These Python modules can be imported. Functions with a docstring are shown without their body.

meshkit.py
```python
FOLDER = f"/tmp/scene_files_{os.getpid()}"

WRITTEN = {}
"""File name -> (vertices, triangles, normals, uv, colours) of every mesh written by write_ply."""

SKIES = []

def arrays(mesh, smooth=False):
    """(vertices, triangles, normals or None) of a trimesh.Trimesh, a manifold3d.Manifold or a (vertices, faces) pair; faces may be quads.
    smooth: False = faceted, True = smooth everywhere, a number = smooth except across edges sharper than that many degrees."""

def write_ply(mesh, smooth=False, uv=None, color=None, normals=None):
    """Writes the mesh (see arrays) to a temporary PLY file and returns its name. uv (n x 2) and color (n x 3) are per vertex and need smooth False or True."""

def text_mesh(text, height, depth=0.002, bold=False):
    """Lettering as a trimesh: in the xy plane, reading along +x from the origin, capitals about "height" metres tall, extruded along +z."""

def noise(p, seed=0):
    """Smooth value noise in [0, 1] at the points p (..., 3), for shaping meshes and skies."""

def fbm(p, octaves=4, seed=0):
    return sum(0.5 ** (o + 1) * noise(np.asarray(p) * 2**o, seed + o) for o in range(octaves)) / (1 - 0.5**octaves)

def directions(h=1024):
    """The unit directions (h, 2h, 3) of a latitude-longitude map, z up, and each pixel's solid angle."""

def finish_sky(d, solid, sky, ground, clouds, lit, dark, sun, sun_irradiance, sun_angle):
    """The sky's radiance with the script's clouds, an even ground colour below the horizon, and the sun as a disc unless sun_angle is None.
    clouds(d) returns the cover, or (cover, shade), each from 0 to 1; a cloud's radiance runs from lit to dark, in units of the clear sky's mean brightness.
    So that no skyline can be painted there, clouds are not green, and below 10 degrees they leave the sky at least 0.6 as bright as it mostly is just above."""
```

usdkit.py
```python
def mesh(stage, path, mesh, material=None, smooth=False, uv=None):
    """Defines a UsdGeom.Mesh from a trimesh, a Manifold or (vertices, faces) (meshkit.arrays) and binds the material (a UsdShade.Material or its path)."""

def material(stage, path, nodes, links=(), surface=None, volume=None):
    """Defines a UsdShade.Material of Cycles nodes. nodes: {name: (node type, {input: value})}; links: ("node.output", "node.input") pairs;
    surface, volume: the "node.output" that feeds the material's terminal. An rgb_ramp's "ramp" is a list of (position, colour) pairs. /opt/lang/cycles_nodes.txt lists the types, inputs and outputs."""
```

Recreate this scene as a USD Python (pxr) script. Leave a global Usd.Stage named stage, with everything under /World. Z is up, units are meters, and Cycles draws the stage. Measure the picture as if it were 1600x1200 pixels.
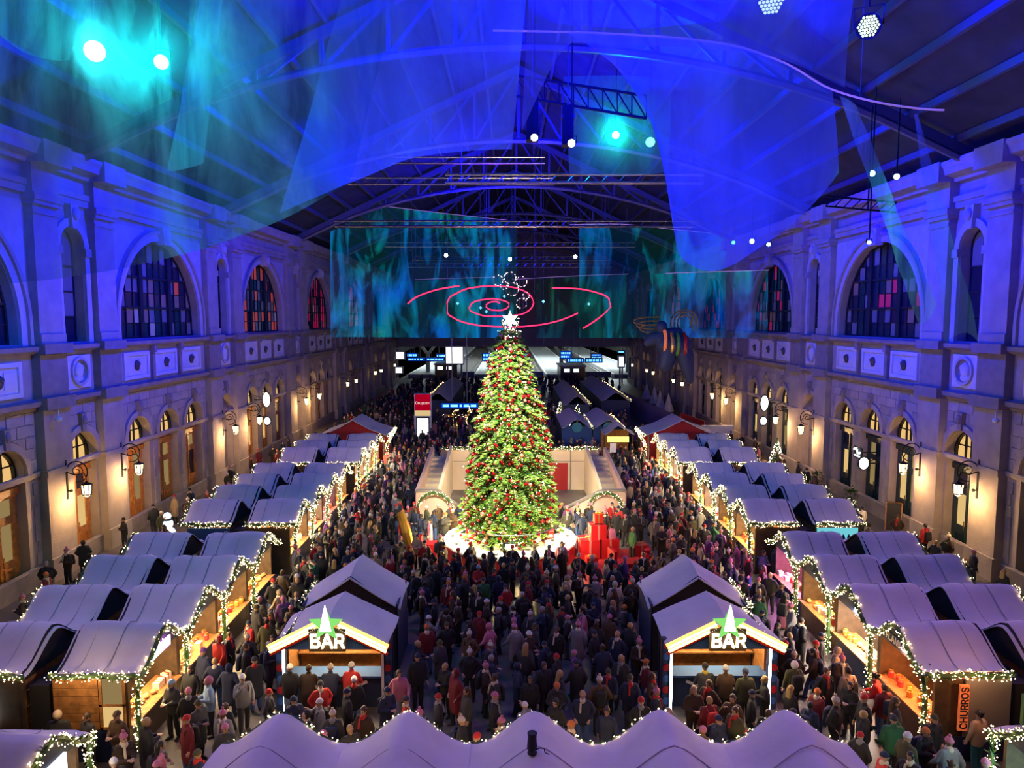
import math, random
import numpy as np, trimesh, manifold3d as m3d, usdkit, meshkit
import shapely.geometry as sg
from shapely.ops import unary_union
from pxr import Usd, UsdGeom, UsdLux, UsdShade, Gf, Sdf, Vt

stage = Usd.Stage.CreateInMemory()
UsdGeom.SetStageUpAxis(stage, UsdGeom.Tokens.z)
UsdGeom.SetStageMetersPerUnit(stage, 1.0)
UsdGeom.Xform.Define(stage, '/World')
UsdGeom.Scope.Define(stage, '/World/Looks')
PI = math.pi
# ------------------------------------------------------------------ camera
F, CAMZ, VPX, VPY = 1109.0, 12.2, 797.0, 498.0
PITCH, YAW = math.atan(102 / F), -math.atan(3 / F)
cam = UsdGeom.Camera.Define(stage, '/World/camera')
cam.AddTranslateOp().Set(Gf.Vec3d(0, 0, CAMZ))
cam.AddRotateXYZOp().Set(Gf.Vec3f(90 - math.degrees(PITCH), 0, math.degrees(YAW)))
cam.CreateHorizontalApertureAttr(36.0); cam.CreateVerticalApertureAttr(27.0)
cam.CreateFocalLengthAttr(36.0 * F / 1600)
cam.CreateClippingRangeAttr(Gf.Vec2f(0.1, 1000))
cam.CreateExposureAttr(0.0)
def ray(px, py):
    x, f, u = (px - 800) / F, 1.0, (600 - py) / F
    cp, sp = math.cos(PITCH), math.sin(PITCH)
    y, z = f * cp + u * sp, -f * sp + u * cp
    cy, sy = math.cos(YAW), math.sin(YAW)
    return np.array([x * cy - y * sy, x * sy + y * cy, z])
def at_z(px, py, z=0.0):
    r = ray(px, py); t = (z - CAMZ) / r[2]; return np.array([r[0] * t, r[1] * t, z])
def at_y(px, py, Y):
    r = ray(px, py); t = Y / r[1]; return np.array([r[0] * t, Y, CAMZ + r[2] * t])

# ------------------------------------------------------------------ lights (real fixtures of the hall)
_ln = {}
LEVEL = {'violet_spot': 0.26, 'tree_uplight': 3.1, 'tree_spot': 5.5, 'film_spot': 1.0, 'film_blue_light': 1.0, 'blue_wash_light': 2.2, 'blue_roof_light': 1.0, 'hut_light': 0.42, 'lantern_light': 1.1, 'platform_light': 0.45}
def light(kind, name, pos, target, color, power, size=(1, 1), cone=None, soft=0.3):
    power *= LEVEL.get(name, 1.0)
    n = _ln.get(name, 0); _ln[name] = n + 1
    path = '/World/' + name + ('_%03d' % n if n else '')
    L = getattr(UsdLux, kind).Define(stage, path)
    pos = np.array(pos, float)
    if target is not None:
        d = np.array(target, float) - pos; d /= np.linalg.norm(d)
        z = -d; up = np.array([0, 0, 1.0]) if abs(d[2]) < .98 else np.array([0, 1.0, 0])
        x = np.cross(up, z); x /= np.linalg.norm(x); y = np.cross(z, x)
        M = Gf.Matrix4d(*x, 0, *y, 0, *z, 0, *pos, 1)
    else:
        M = Gf.Matrix4d(1).SetTranslate(Gf.Vec3d(*pos))
    L.AddTransformOp().Set(M)
    L.CreateColorAttr(Gf.Vec3f(*color)); L.CreateIntensityAttr(power); L.CreateNormalizeAttr(True)
    if kind == 'RectLight': L.CreateWidthAttr(size[0]); L.CreateHeightAttr(size[1])
    else: L.CreateRadiusAttr(size[0])
    if cone:
        s = UsdLux.ShapingAPI.Apply(L.GetPrim()); s.CreateShapingConeAngleAttr(cone); s.CreateShapingConeSoftnessAttr(soft)
    return L
BLUE, VIOLET, TEAL, WARM = (0.0, 0.0, 1.0), (0.90, 0.45, .95), (0.0, 0.8, 0.75), (1.0, 0.68, 0.32)
for Y, ty, p in ((24, 24, 1.0), (36, 38, 1.0), (46, 50, .5), (60, 64, .16)):          # blue spots under the ridge on the upper walls
    light('SphereLight', 'blue_wash_light', (-5, Y, 25.5), (-21.6, ty, 17.0), BLUE, 9000 * p, (.3,), cone=30, soft=.9)
    light('SphereLight', 'blue_wash_light', (6.5, Y, 25.5), (22.8, ty, 17.0), BLUE, 8000 * p, (.3,), cone=30, soft=.9)
for x, Y, p in ((-4, 30, 2600), (4, 24, 2000), (2, 48, 1500), (-3, 66, 1100)):
    light('RectLight', 'blue_roof_light', (x, Y, 22.0), (x, Y + 4, 30), BLUE, p, (4, 2))
for x, Y, tx, ty, p in ((-18, 20, -9, 17, 1.0), (18, 20, 10, 17, 1.0), (-18, 34, -12, 26, 1.0), (18, 34, 13, 26, 1.0), (-18, 52, -11, 40, .8), (18, 52, 12, 40, .8), (-8, 10, -3, 15.5, .6), (8, 10, 4, 15.5, .6), (0, 44, 0, 24, .5)):   # violet spots on the market roofs
    light('SphereLight', 'violet_spot', (x, Y, 17.5), (tx, ty, 2), VIOLET, 2400 * p, (.25,), cone=38, soft=.8)

# ------------------------------------------------------------------ helpers
_used = {}
def numbered(parent, name):
    k = (parent, name); n = _used.get(k, 0); _used[k] = n + 1
    return name if n == 0 else '%s_%03d' % (name, n)
def meta(prim, label=None, cat=None, group=None, kind=None):
    for k, v in (('label', label), ('category', cat), ('group', group), ('kind', kind)):
        if v: prim.SetCustomDataByKey(k, v)
    return prim
def thing(name, label=None, cat=None, group=None, loc=(0, 0, 0), rotz=0.0, kind=None, scale=None):
    x = UsdGeom.Xform.Define(stage, '/World/' + numbered('/World', name))
    x.AddTranslateOp().Set(Gf.Vec3d(*map(float, loc)))
    if rotz: x.AddRotateZOp().Set(math.degrees(rotz))
    if scale: x.AddScaleOp().Set(Gf.Vec3f(scale, scale, scale))
    return meta(x.GetPrim(), label, cat, group, kind)
def obj(name, mesh, mat, parent=None, smooth=False, label=None, cat=None, group=None, kind=None):
    root = '/World' if parent is None else str(parent.GetPath())
    if isinstance(mesh, MB): mesh = mesh.get()
    m = usdkit.mesh(stage, root + '/' + numbered(root, name), mesh, M[mat] if isinstance(mat, str) else mat, smooth)
    return meta(m.GetPrim(), label, cat, group, kind)
_classes = UsdGeom.Scope  # copies refer to the first thing of their kind
def dup(src, loc, rotz=0.0, label=None, group=None, scale=None, cat=None, name=None):
    was = src.GetCustomData()
    base = name or src.GetName().rstrip('0123456789').rstrip('_')
    x = UsdGeom.Xform.Define(stage, '/World/' + numbered('/World', base))
    p = x.GetPrim(); p.GetReferences().AddInternalReference(src.GetPath()); p.SetInstanceable(True)
    x.ClearXformOpOrder()
    T = Gf.Matrix4d(1)
    if scale: T = Gf.Matrix4d(1).SetScale(scale)
    T = T * Gf.Matrix4d(1).SetRotate(Gf.Rotation(Gf.Vec3d(0, 0, 1), math.degrees(rotz))) * Gf.Matrix4d(1).SetTranslate(Gf.Vec3d(*map(float, loc)))
    x.MakeMatrixXform().Set(T)
    return meta(p, label or was.get('label'), cat or was.get('category'), group or was.get('group'))

class MB:
    """collects primitives into one mesh"""
    def __init__(s): s.v, s.f, s.n = [], [], 0
    def add(s, v, f):
        s.v.append(np.asarray(v, float)); s.f.append(np.asarray(f, int) + s.n); s.n += len(v); return s
    def tm(s, t, T=None):
        v = np.asarray(t.vertices)
        if T is not None: v = v @ np.asarray(T)[:3, :3].T + np.asarray(T)[:3, 3]
        return s.add(v, t.faces)
    def box(s, x0, y0, z0, x1, y1, z1):
        v = [(x, y, z) for x in (x0, x1) for y in (y0, y1) for z in (z0, z1)]
        f = [(0, 1, 3), (0, 3, 2), (4, 6, 7), (4, 7, 5), (0, 4, 5), (0, 5, 1), (2, 3, 7), (2, 7, 6), (0, 2, 6), (0, 6, 4), (1, 5, 7), (1, 7, 3)]
        return s.add(v, f)
    def bar(s, a, b, w, h=None):
        a, b = np.array(a, float), np.array(b, float); h = h or w
        d = b - a; L = np.linalg.norm(d); d /= L
        up = np.array([0, 0, 1.0]) if abs(d[2]) < .95 else np.array([0, 1.0, 0])
        x = np.cross(d, up); x /= np.linalg.norm(x); y = np.cross(x, d)
        v = [p + x * sx * w / 2 + y * sy * h / 2 for p in (a, b) for sx in (-1, 1) for sy in (-1, 1)]
        f = [(0, 1, 3), (0, 3, 2), (4, 6, 7), (4, 7, 5), (0, 4, 5), (0, 5, 1), (2, 3, 7), (2, 7, 6), (0, 2, 6), (0, 6, 4), (1, 5, 7), (1, 7, 3)]
        return s.add(v, f)
    def tube(s, pts, r, n=6, closed=False):
        pts = np.asarray(pts, float); k = len(pts); r = np.broadcast_to(r, k)
        t = np.gradient(pts, axis=0) if not closed else np.roll(pts, -1, 0) - np.roll(pts, 1, 0)
        t /= np.linalg.norm(t, axis=1, keepdims=True) + 1e-12
        ref = np.array([0, 0, 1.0]); ref = ref if abs(t[0] @ ref) < .9 else np.array([1.0, 0, 0])
        V = []
        for i in range(k):
            x = np.cross(t[i], ref); nn = np.linalg.norm(x)
            x = x / nn if nn > 1e-3 else px
            px = x; y = np.cross(t[i], x); ref = y if nn > 1e-3 else ref
            ref = np.array([0, 0, 1.0]) if abs(t[i][2]) < .9 else np.array([1.0, 0, 0])
            for a in range(n):
                c, q = math.cos(2 * PI * a / n), math.sin(2 * PI * a / n); V.append(pts[i] + r[i] * (c * x + q * y))
        f = []
        for i in range(k if closed else k - 1):
            j = (i + 1) % k
            for a in range(n):
                b = (a + 1) % n
                f += [(i * n + a, i * n + b, j * n + b), (i * n + a, j * n + b, j * n + a)]
        if not closed:
            for a in range(1, n - 1): f += [(0, a + 1, a), ((k - 1) * n, (k - 1) * n + a, (k - 1) * n + a + 1)]
        return s.add(V, f)
    def lathe(s, prof, n=16, c=(0, 0, 0)):
        prof = list(prof); V = []; f = []; k = len(prof)
        for r, z in prof:
            for a in range(n): V.append((c[0] + r * math.cos(2 * PI * a / n), c[1] + r * math.sin(2 * PI * a / n), c[2] + z))
        for i in range(k - 1):
            for a in range(n):
                b = (a + 1) % n; f += [(i * n + a, i * n + b, (i + 1) * n + b), (i * n + a, (i + 1) * n + b, (i + 1) * n + a)]
        for a in range(1, n - 1): f += [(0, a + 1, a), ((k - 1) * n, (k - 1) * n + a, (k - 1) * n + a + 1)]
        return s.add(V, f)
    def ball(s, c, r, sub=1, sc=(1, 1, 1)):
        t = ICO[sub]; return s.add(t.vertices * r * np.array(sc) + np.array(c), t.faces)
    def octa(s, c, r):
        c = np.array(c, float)
        v = [c + np.array(d) * r for d in ((1, 0, 0), (-1, 0, 0), (0, 1, 0), (0, -1, 0), (0, 0, 1), (0, 0, -1))]
        return s.add(v, [(0, 2, 4), (2, 1, 4), (1, 3, 4), (3, 0, 4), (2, 0, 5), (1, 2, 5), (3, 1, 5), (0, 3, 5)])
    def poly(s, polygon, n0, n1):
        """shapely polygon in (u, z) extruded along n: points (u, n, z)"""
        for g in getattr(polygon, 'geoms', [polygon]):
            if g.geom_type != 'Polygon' or g.area < 1e-5: continue
            t = trimesh.creation.extrude_polygon(g, n1 - n0, engine='earcut')
            v = np.asarray(t.vertices); s.add(np.c_[v[:, 0], v[:, 2] + n0, v[:, 1]], t.faces[:, ::-1])
        return s
    def get(s):
        return (np.vstack(s.v), np.vstack(s.f))
    def map(s, fn, flip=False):
        r = MB(); v, f = s.get(); r.add(fn(v), f[:, ::-1] if flip else f); return r
ICO = {k: trimesh.creation.icosphere(k) for k in (0, 1, 2, 3)}
def arch(u, z0, zs, r, n=20):
    a = np.linspace(0, PI, n)
    return sg.Polygon([(u + r, z0)] + [(u + r * math.cos(t), zs + r * math.sin(t)) for t in a] + [(u - r, z0)])
def rect(u0, z0, u1, z1): return sg.box(u0, z0, u1, z1)
def rot_about(v, ang, c=(0, 0)):
    ca, sa = math.cos(ang), math.sin(ang); x, y = v[:, 0] - c[0], v[:, 1] - c[1]
    return np.c_[c[0] + x * ca - y * sa, c[1] + x * sa + y * ca, v[:, 2]]

# ------------------------------------------------------------------ materials
M = {}
def mat(name, color, rough=.6, metal=0., emit=None, es=0., var=0., vscale=3., bump=0., bscale=30., **kw):
    p = {'base_color': color, 'roughness': rough, 'metallic': metal, **kw}
    if emit: p.update(emission_color=emit, emission_strength=es)
    nodes, links = {'p': ('principled_bsdf', p)}, []
    if var or bump:
        nodes['tc'] = ('geometry', {})
    if var:
        c = np.array(color)
        nodes['n'] = ('noise_texture', {'scale': vscale, 'detail': 4.0})
        nodes['r'] = ('rgb_ramp', {'ramp': [(.3, tuple(c * (1 - var))), (.7, tuple(np.minimum(c * (1 + var), 1)))]})
        links += [('tc.position', 'n.vector'), ('n.fac', 'r.fac'), ('r.color', 'p.base_color')]
    if bump:
        nodes['bn'] = ('noise_texture', {'scale': bscale, 'detail': 3.0}); nodes['b'] = ('bump', {'strength': bump, 'distance': .05})
        links += [('tc.position', 'bn.vector'), ('bn.fac', 'b.height'), ('b.normal', 'p.normal')]
    M[name] = usdkit.material(stage, '/World/Looks/' + name, nodes, links, surface='p.BSDF')
    return M[name]
def emat(name, color, s):
    M[name] = usdkit.material(stage, '/World/Looks/' + name, {'e': ('emission', {'color': color, 'strength': s})}, [], surface='e.emission')
mat('stone', (.40, .33, .28), .85, var=.12, vscale=1.2, bump=.25, bscale=14)
mat('stone_pale', (.50, .45, .43), .8, var=.1, vscale=2)
mat('stone_dark', (.27, .22, .2), .85, var=.15, vscale=2)
for i, c in enumerate(((.40, .33, .28), (.44, .37, .31), (.36, .30, .25), (.42, .34, .30))): mat('block_%d' % i, c, .85, var=.1, vscale=2.5, bump=.3, bscale=18)
mat('panel_white', (.68, .62, .62), .7, var=.06)
mat('bronze', (.10, .08, .07), .5, .3)
mat('floor_stone', (.11, .10, .10), .45, var=.25, vscale=.6)
mat('roof_wood', (.045, .045, .07), .8, var=.3, vscale=.7)
mat('steel', (.16, .16, .19), .45, .5)
mat('steel_shiny', (.6, .6, .6), .25, 1.)
mat('black', (.012, .012, .014), .6)
mat('black_gloss', (.012, .012, .016), .25)
mat('iron', (.02, .018, .016), .5, .5)
mat('wood_orange', (.60, .23, .045), .45, var=.3, vscale=5)
mat('wood_plank', (.30, .13, .04), .6, var=.35, vscale=6)
mat('wood_dark', (.07, .04, .02), .55, var=.3, vscale=5)
mat('door_green', (.015, .035, .035), .4)
mat('navy', (.02, .035, .09), .6)
mat('blue_cloth', (.03, .09, .26), .7)
mat('fabric_roof', (.60, .58, .62), .75, var=.08, vscale=.9, bump=.35, bscale=2.5)
mat('fabric_seam', (.42, .40, .45), .8)
mat('gap_cloth', (.02, .018, .025), .9)
mat('fir', (.035, .085, .018), .6, var=.4, vscale=9)
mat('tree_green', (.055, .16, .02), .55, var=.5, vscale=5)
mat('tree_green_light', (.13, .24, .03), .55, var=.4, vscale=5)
mat('bark', (.06, .035, .02), .9)
mat('bauble_red', (.34, .008, .014), .18, .6)
mat('bauble_pink', (.75, .30, .28), .2, .5)
mat('bauble_gold', (.75, .45, .14), .2, .6)
mat('snow', (.80, .78, .70), .8, var=.05, vscale=4, bump=.4, bscale=8)
mat('red_cloth', (.35, .012, .015), .7)
mat('red_paint', (.42, .01, .015), .35)
mat('gold', (.75, .45, .10), .3, .8)
mat('cream', (.62, .52, .38), .7, var=.06, vscale=1.)
mat('pinkish', (.55, .38, .32), .75, var=.06, vscale=1.)
mat('parapet_top', (.2, .18, .17), .7)
mat('white_paint', (.75, .75, .75), .5)
mat('grey_panel', (.20, .20, .20), .6)
mat('concrete', (.34, .36, .36), .8, var=.1)
mat('purple_sheet', (.16, .12, .32), .7)
mat('rail_steel', (.5, .5, .5), .3, 1.)
mat('ballast', (.06, .055, .05), .95, var=.3, vscale=3)
mat('aqua', (.04, .30, .36), .5)
mat('green_sign', (.10, .24, .05), .6)
for n, c in (('jar_amber', (.55, .25, .04)), ('box_cream', (.75, .65, .45)), ('bread', (.45, .22, .07)), ('jar_red', (.5, .04, .04))): mat(n, c, .45)
emat('bulb', (1., .66, .28), 14.)
emat('bulb_white', (1., .78, .48), 18.)
emat('lantern_glow', (1., .62, .25), 7.)
emat('fan_glow', (1., .62, .22), .85)
emat('pane_glow', (1., .66, .25), .75)
emat('pane_dim', (.8, .55, .22), .35)
emat('pane_cool', (.75, .85, 1.), 1.6)
emat('led_strip', (.85, .95, 1.), 5.)
emat('gable_bulbs', (1., .60, .12), 2.6)
emat('sign_warm', (1., .80, .42), 5.)
emat('star_green', (.3, .9, .2), .9)
emat('star_white', (1., .9, .75), 4.)
emat('hut_lamp', (1., .74, .40), 7.)
emat('hut_lamp_white', (1., .9, .75), 9.)
emat('hut_lamp_pink', (1., .25, .85), 7.)
emat('hut_lamp_cyan', (.25, .85, 1.), 6.)
emat('cyan_case', (.2, .75, .85), .8)
emat('neon', (1., .01, .10), 1.5)
emat('neon_core', (1., .05, .16), 2.0)
emat('board_blue', (.0, .05, .75), .8)
emat('board_text', (.25, .8, 1.), 1.4)
emat('screen_white', (1., 1., 1.), 1.8)
emat('screen_pale', (.75, .9, 1.), 1.5)
emat('sign_red', (.5, .0, .02), .75)
emat('text_pale', (.95, .75, .7), .9)
emat('sign_cream', (.9, .65, .3), .8)
emat('platform_lamp', (.85, .97, 1.), 10.)
emat('lens_cyan', (.35, 1., .9), 22.)
emat('lens_white', (1., .95, .85), 14.)
emat('lens_ice', (.72, 1., .92), 2.2)
emat('lens_green', (.1, 1., .55), 6.)
emat('magenta_lamp', (1., .02, .3), 4.)
emat('sparkle', (1., .72, .8), 3.)
mat('churro_orange', (.75, .18, .05), .5, emit=(1., .2, .06), es=.35)
mat('text_white', (.8, .8, .8), .6)
mat('text_black', (.02, .02, .02), .6)
def pane_mat(name, c, emit=None, es=0):
    mat(name, c, .15, 0, emit, es)
pane_mat('glass_dark', (.02, .02, .03)); pane_mat('glass_grey', (.12, .11, .14), (.5, .45, .6), .03)
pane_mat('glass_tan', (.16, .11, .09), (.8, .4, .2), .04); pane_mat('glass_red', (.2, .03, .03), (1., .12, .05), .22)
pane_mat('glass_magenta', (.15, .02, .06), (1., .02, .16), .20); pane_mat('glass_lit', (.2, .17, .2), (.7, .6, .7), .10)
# clear pane: mostly see-through, so that light passes
M['clear_pane'] = usdkit.material(stage, '/World/Looks/clear_pane', {'t': ('transparent_bsdf', {'color': (.93, .97, .95)}), 'g': ('glossy_bsdf', {'roughness': .05, 'color': (1, 1, 1)}), 'f': ('fresnel', {'IOR': 1.45}), 'm': ('mix_closure', {})},
    [('f.fac', 'm.fac'), ('t.BSDF', 'm.closure1'), ('g.BSDF', 'm.closure2')], surface='m.closure')
def film_mat(name, tint, body, lo, hi, stretch, scale, rot=(0, 0, 0)):
    """thin plastic film: see-through, with creases that catch the stage light"""
    M[name] = usdkit.material(stage, '/World/Looks/' + name, {
        'tc': ('geometry', {}), 'mp': ('mapping', {'scale': stretch, 'rotation': rot}), 'n': ('noise_texture', {'scale': scale, 'detail': 5.0, 'roughness': .62, 'distortion': .6}),
        'r': ('map_range', {'from_min': .42, 'from_max': .75, 'to_min': lo, 'to_max': hi, 'clamp': True}),
        't': ('transparent_bsdf', {'color': tint}), 'd': ('diffuse_bsdf', {'color': body}), 'l': ('translucent_bsdf', {'color': body}), 'dl': ('mix_closure', {'fac': .5}), 'm': ('mix_closure', {})},
        [('tc.position', 'mp.vector'), ('mp.vector', 'n.vector'), ('n.fac', 'r.value'), ('d.BSDF', 'dl.closure1'), ('l.BSDF', 'dl.closure2'),
         ('r.result', 'm.fac'), ('t.BSDF', 'm.closure1'), ('dl.closure', 'm.closure2')], surface='m.closure')
film_mat('film_teal', (.45, .62, .75), (.55, .8, .9), .08, .55, (1., 1., .35), .55)
film_mat('film_blue', (.55, .60, .9), (.6, .7, .95), .22, .5, (1., 1., .3), .35)
film_mat('film_clear', (.80, .84, .95), (.6, .8, .95), .08, .24, (1., 1., .3), .5)
film_mat('film_green', (.75, .85, .88), (.55, .9, .85), .15, .5, (2., 2., .15), .8)
def aurora_mat(name, rot, stops, strength, base=.16, scale=.45):
    """projection gauze: a see-through screen on which moving northern lights are projected"""
    M[name] = usdkit.material(stage, '/World/Looks/' + name, {
        'tc': ('geometry', {}), 'mp': ('mapping', {'rotation': rot, 'scale': (1., 1., .28)}), 'n': ('noise_texture', {'scale': scale, 'detail': 3.5, 'roughness': .55, 'distortion': 1.1}),
        'n2': ('noise_texture', {'scale': .12, 'detail': 2.0}), 'c': ('rgb_ramp', {'ramp': [(.35, stops[0]), (.5, stops[1]), (.65, stops[2])]}),
        'r': ('map_range', {'from_min': .46, 'from_max': .76, 'to_min': .05, 'to_max': 1., 'clamp': True}), 'mul': ('math', {'math_type': 'multiply', 'value2': strength}),
        't': ('transparent_bsdf', {'color': (.74, .80, .84)}), 'e': ('emission', {}), 'm': ('mix_closure', {'fac': base})},
        [('tc.position', 'mp.vector'), ('mp.vector', 'n.vector'), ('tc.position', 'n2.vector'), ('n2.fac', 'c.fac'), ('n.fac', 'r.value'), ('r.result', 'mul.value1'),
         ('c.color', 'e.color'), ('mul.value', 'e.strength'), ('t.BSDF', 'm.closure1'), ('e.emission', 'm.closure2')], surface='m.closure')
AUR = ((0., .10, .9), (0., .30, .75), (.0, .36, .30))
aurora_mat('aurora_left', (0, .55, 0), AUR, 5.5)
aurora_mat('aurora_right', (0, .35, 0), AUR, 4.2)
aurora_mat('aurora_centre', (0, .1, 0), ((0., .22, .5), (0., .4, .4), (.03, .4, .2)), 1.4)
# ------------------------------------------------------------------ the hall
XL, XR, XC = -21.6, 22.85, 0.62
U0, U1 = 8.0, 137.0
BAYS = [26.3 + 18.1 * k for k in range(7)]            # centres of the wide bays
NARROW = [u + 9.05 for u in [8.2] + BAYS if u + 9.05 < U1]
def hall_side(side):
    left = side == 'left'
    def P(mb): return mb.map((lambda v: np.c_[XL + v[:, 1], v[:, 0], v[:, 2]]) if left else (lambda v: np.c_[XR - v[:, 1], v[:, 0], v[:, 2]]), flip=not left)
    wall = meta(UsdGeom.Xform.Define(stage, '/World/wall_' + side).GetPrim(), 'long %s stone wall of the station hall with arches and piers' % side, kind='structure')
    add = lambda name, mb, m, smooth=False, label=None, parent=wall: obj(name, P(mb), m, parent, smooth, label)
    # lower storey
    holes = [arch(u, -1, 5.3, 1.25) for u in NARROW] + [arch(c + d, -1, 5.3, 1.25) for c in BAYS for d in (-3.6, 0, 3.6)]
    low = rect(U0, 0, U1, 8.3).difference(unary_union(holes))
    add('lower_face', MB().poly(low, -1.0, 0), 'stone')
    add('panel_band', MB().poly(rect(U0, 8.3, U1, 10.9), -1.0, .02), 'stone')
    big = [arch(c, 11.05, 11.9, 5.0, 36) for c in BAYS]; nar = [arch(u, 11.05, 15.75, .95) for u in NARROW]
    up = rect(U0, 10.9, U1, 20.2).difference(unary_union(big + nar))
    add('upper_face', MB().poly(up, -1.0, 0), 'stone')
    def course(name, z, prof, mt='stone'):
        b = MB(); pts = [(n, z + dz) for n, dz in prof]
        k = len(pts); V = [(U, n, zz) for U in (U0, U1) for n, zz in pts]
        f = []
        for i in range(k):
            j = (i + 1) % k; f += [(i, j, k + j), (i, k + j, k + i)]
        add(name, b.add(V, f), mt)
    course('string_course', 8.05, [(0, 0), (.12, .0), (.16, .12), (.38, .2), (.42, .42), (0, .5)], 'stone_dark')
    course('sill_course', 10.6, [(0, 0), (.2, .0), (.45, .14), (.48, .34), (0, .42)], 'stone_dark')
    course('impost_band', 4.95, [(0, 0), (.1, .04), (.16, .2), (.16, .3), (0, .32)], 'stone')
    course('architrave', 17.75, [(0, 0), (.2, 0), (.2, .3), (.28, .34), (.28, .62), (0, .62)], 'stone')
    course('cornice', 19.1, [(0, 0), (.3, 0), (.4, .2), (.85, .32), (.92, .62), (1.05, .8), (1.05, .95), (0, .95)], 'stone')
    course('plinth', 0.0, [(0, 0), (.14, 0), (.14, .85), (.05, .95), (0, .95)], 'stone_dark')
    # the plinth crosses the doors only as a low step in the photograph's dark zone
    for u in NARROW:
        for d in (-2.35, 2.35):
            b = MB()
            b.box(u + d - .98, 0, 0, u + d + .98, .42, 8.2); b.box(u + d - 1.06, 0, 0, u + d + 1.06, .52, 1.1)
            b.box(u + d - 1.04, 0, 4.95, u + d + 1.04, .5, 5.25)
            add('pier', b, 'stone')
            b = MB(); b.box(u + d - 1.05, 0, 8.05, u + d + 1.05, .68, 8.6); b.box(u + d - .98, 0, 8.6, u + d + .98, .42, 10.6); b.box(u + d - 1.05, 0, 10.6, u + d + 1.05, .72, 11.05)
            add('pier_pedestal', b, 'stone_dark')
            b = MB(); b.box(u + d - .86, 0, 11.0, u + d + .86, .40, 17.3); b.box(u + d - .92, 0, 11.0, u + d + .92, .5, 11.5)
            add('pilaster', b, 'stone')
            b = MB(); b.box(u + d - .9, 0, 16.9, u + d + .9, .46, 17.05); b.box(u + d - .98, 0, 17.3, u + d + .98, .56, 17.5); b.box(u + d - 1.04, 0, 17.5, u + d + 1.04, .64, 17.8); b.box(u + d - .95, 0, 17.8, u + d + .95, .5, 19.1)
            b.box(u + d - 1.0, .2, 19.1, u + d + 1.0, 1.15, 20.1)
            add('capital', b, 'stone')
        ring = arch(u, 11.0, 15.75, 1.34).difference(arch(u, 10.9, 15.75, .96)); add('archivolt', MB().poly(ring, 0, .16), 'stone_pale')
        b = MB(); b.poly(sg.Polygon([(u - .22, 16.6), (u + .22, 16.6), (u + .34, 17.75), (u - .34, 17.75)]), 0, .35); b.ball((u, .38, 17.3), .24, 2, (1, .8, 1.3)); add('keystone', b, 'stone_pale')
        for s in (-1, 1): add('jamb_capital', MB().box(u + s * 1.15 - .24, 0, 15.3, u + s * 1.15 + .24, .25, 15.7), 'stone')
        # medallion with a carved head below the narrow window
        if u < 120:
            pn = obj('medallion_panel', P(MB().poly(rect(u - .98, 8.75, u + .98, 10.4).difference(sg.Point(u, 9.6).buffer(.6)), .02, .12)), 'panel_white', wall)
            b = MB().poly(sg.Point(u, 9.6).buffer(.72, 24).difference(sg.Point(u, 9.6).buffer(.58, 24)), .1, .24); obj('medallion_rim', P(b), 'stone_pale', pn)
            b = MB().ball((u, .08, 9.62), .36, 2, (.85, .5, 1.15)).ball((u + .12, .14, 9.75), .2, 1, (1, .6, 1)).ball((u - .02, .08, 9.22), .32, 1, (1.2, .4, .6)); obj('carved_head', P(b), 'panel_white', pn, True)
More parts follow.
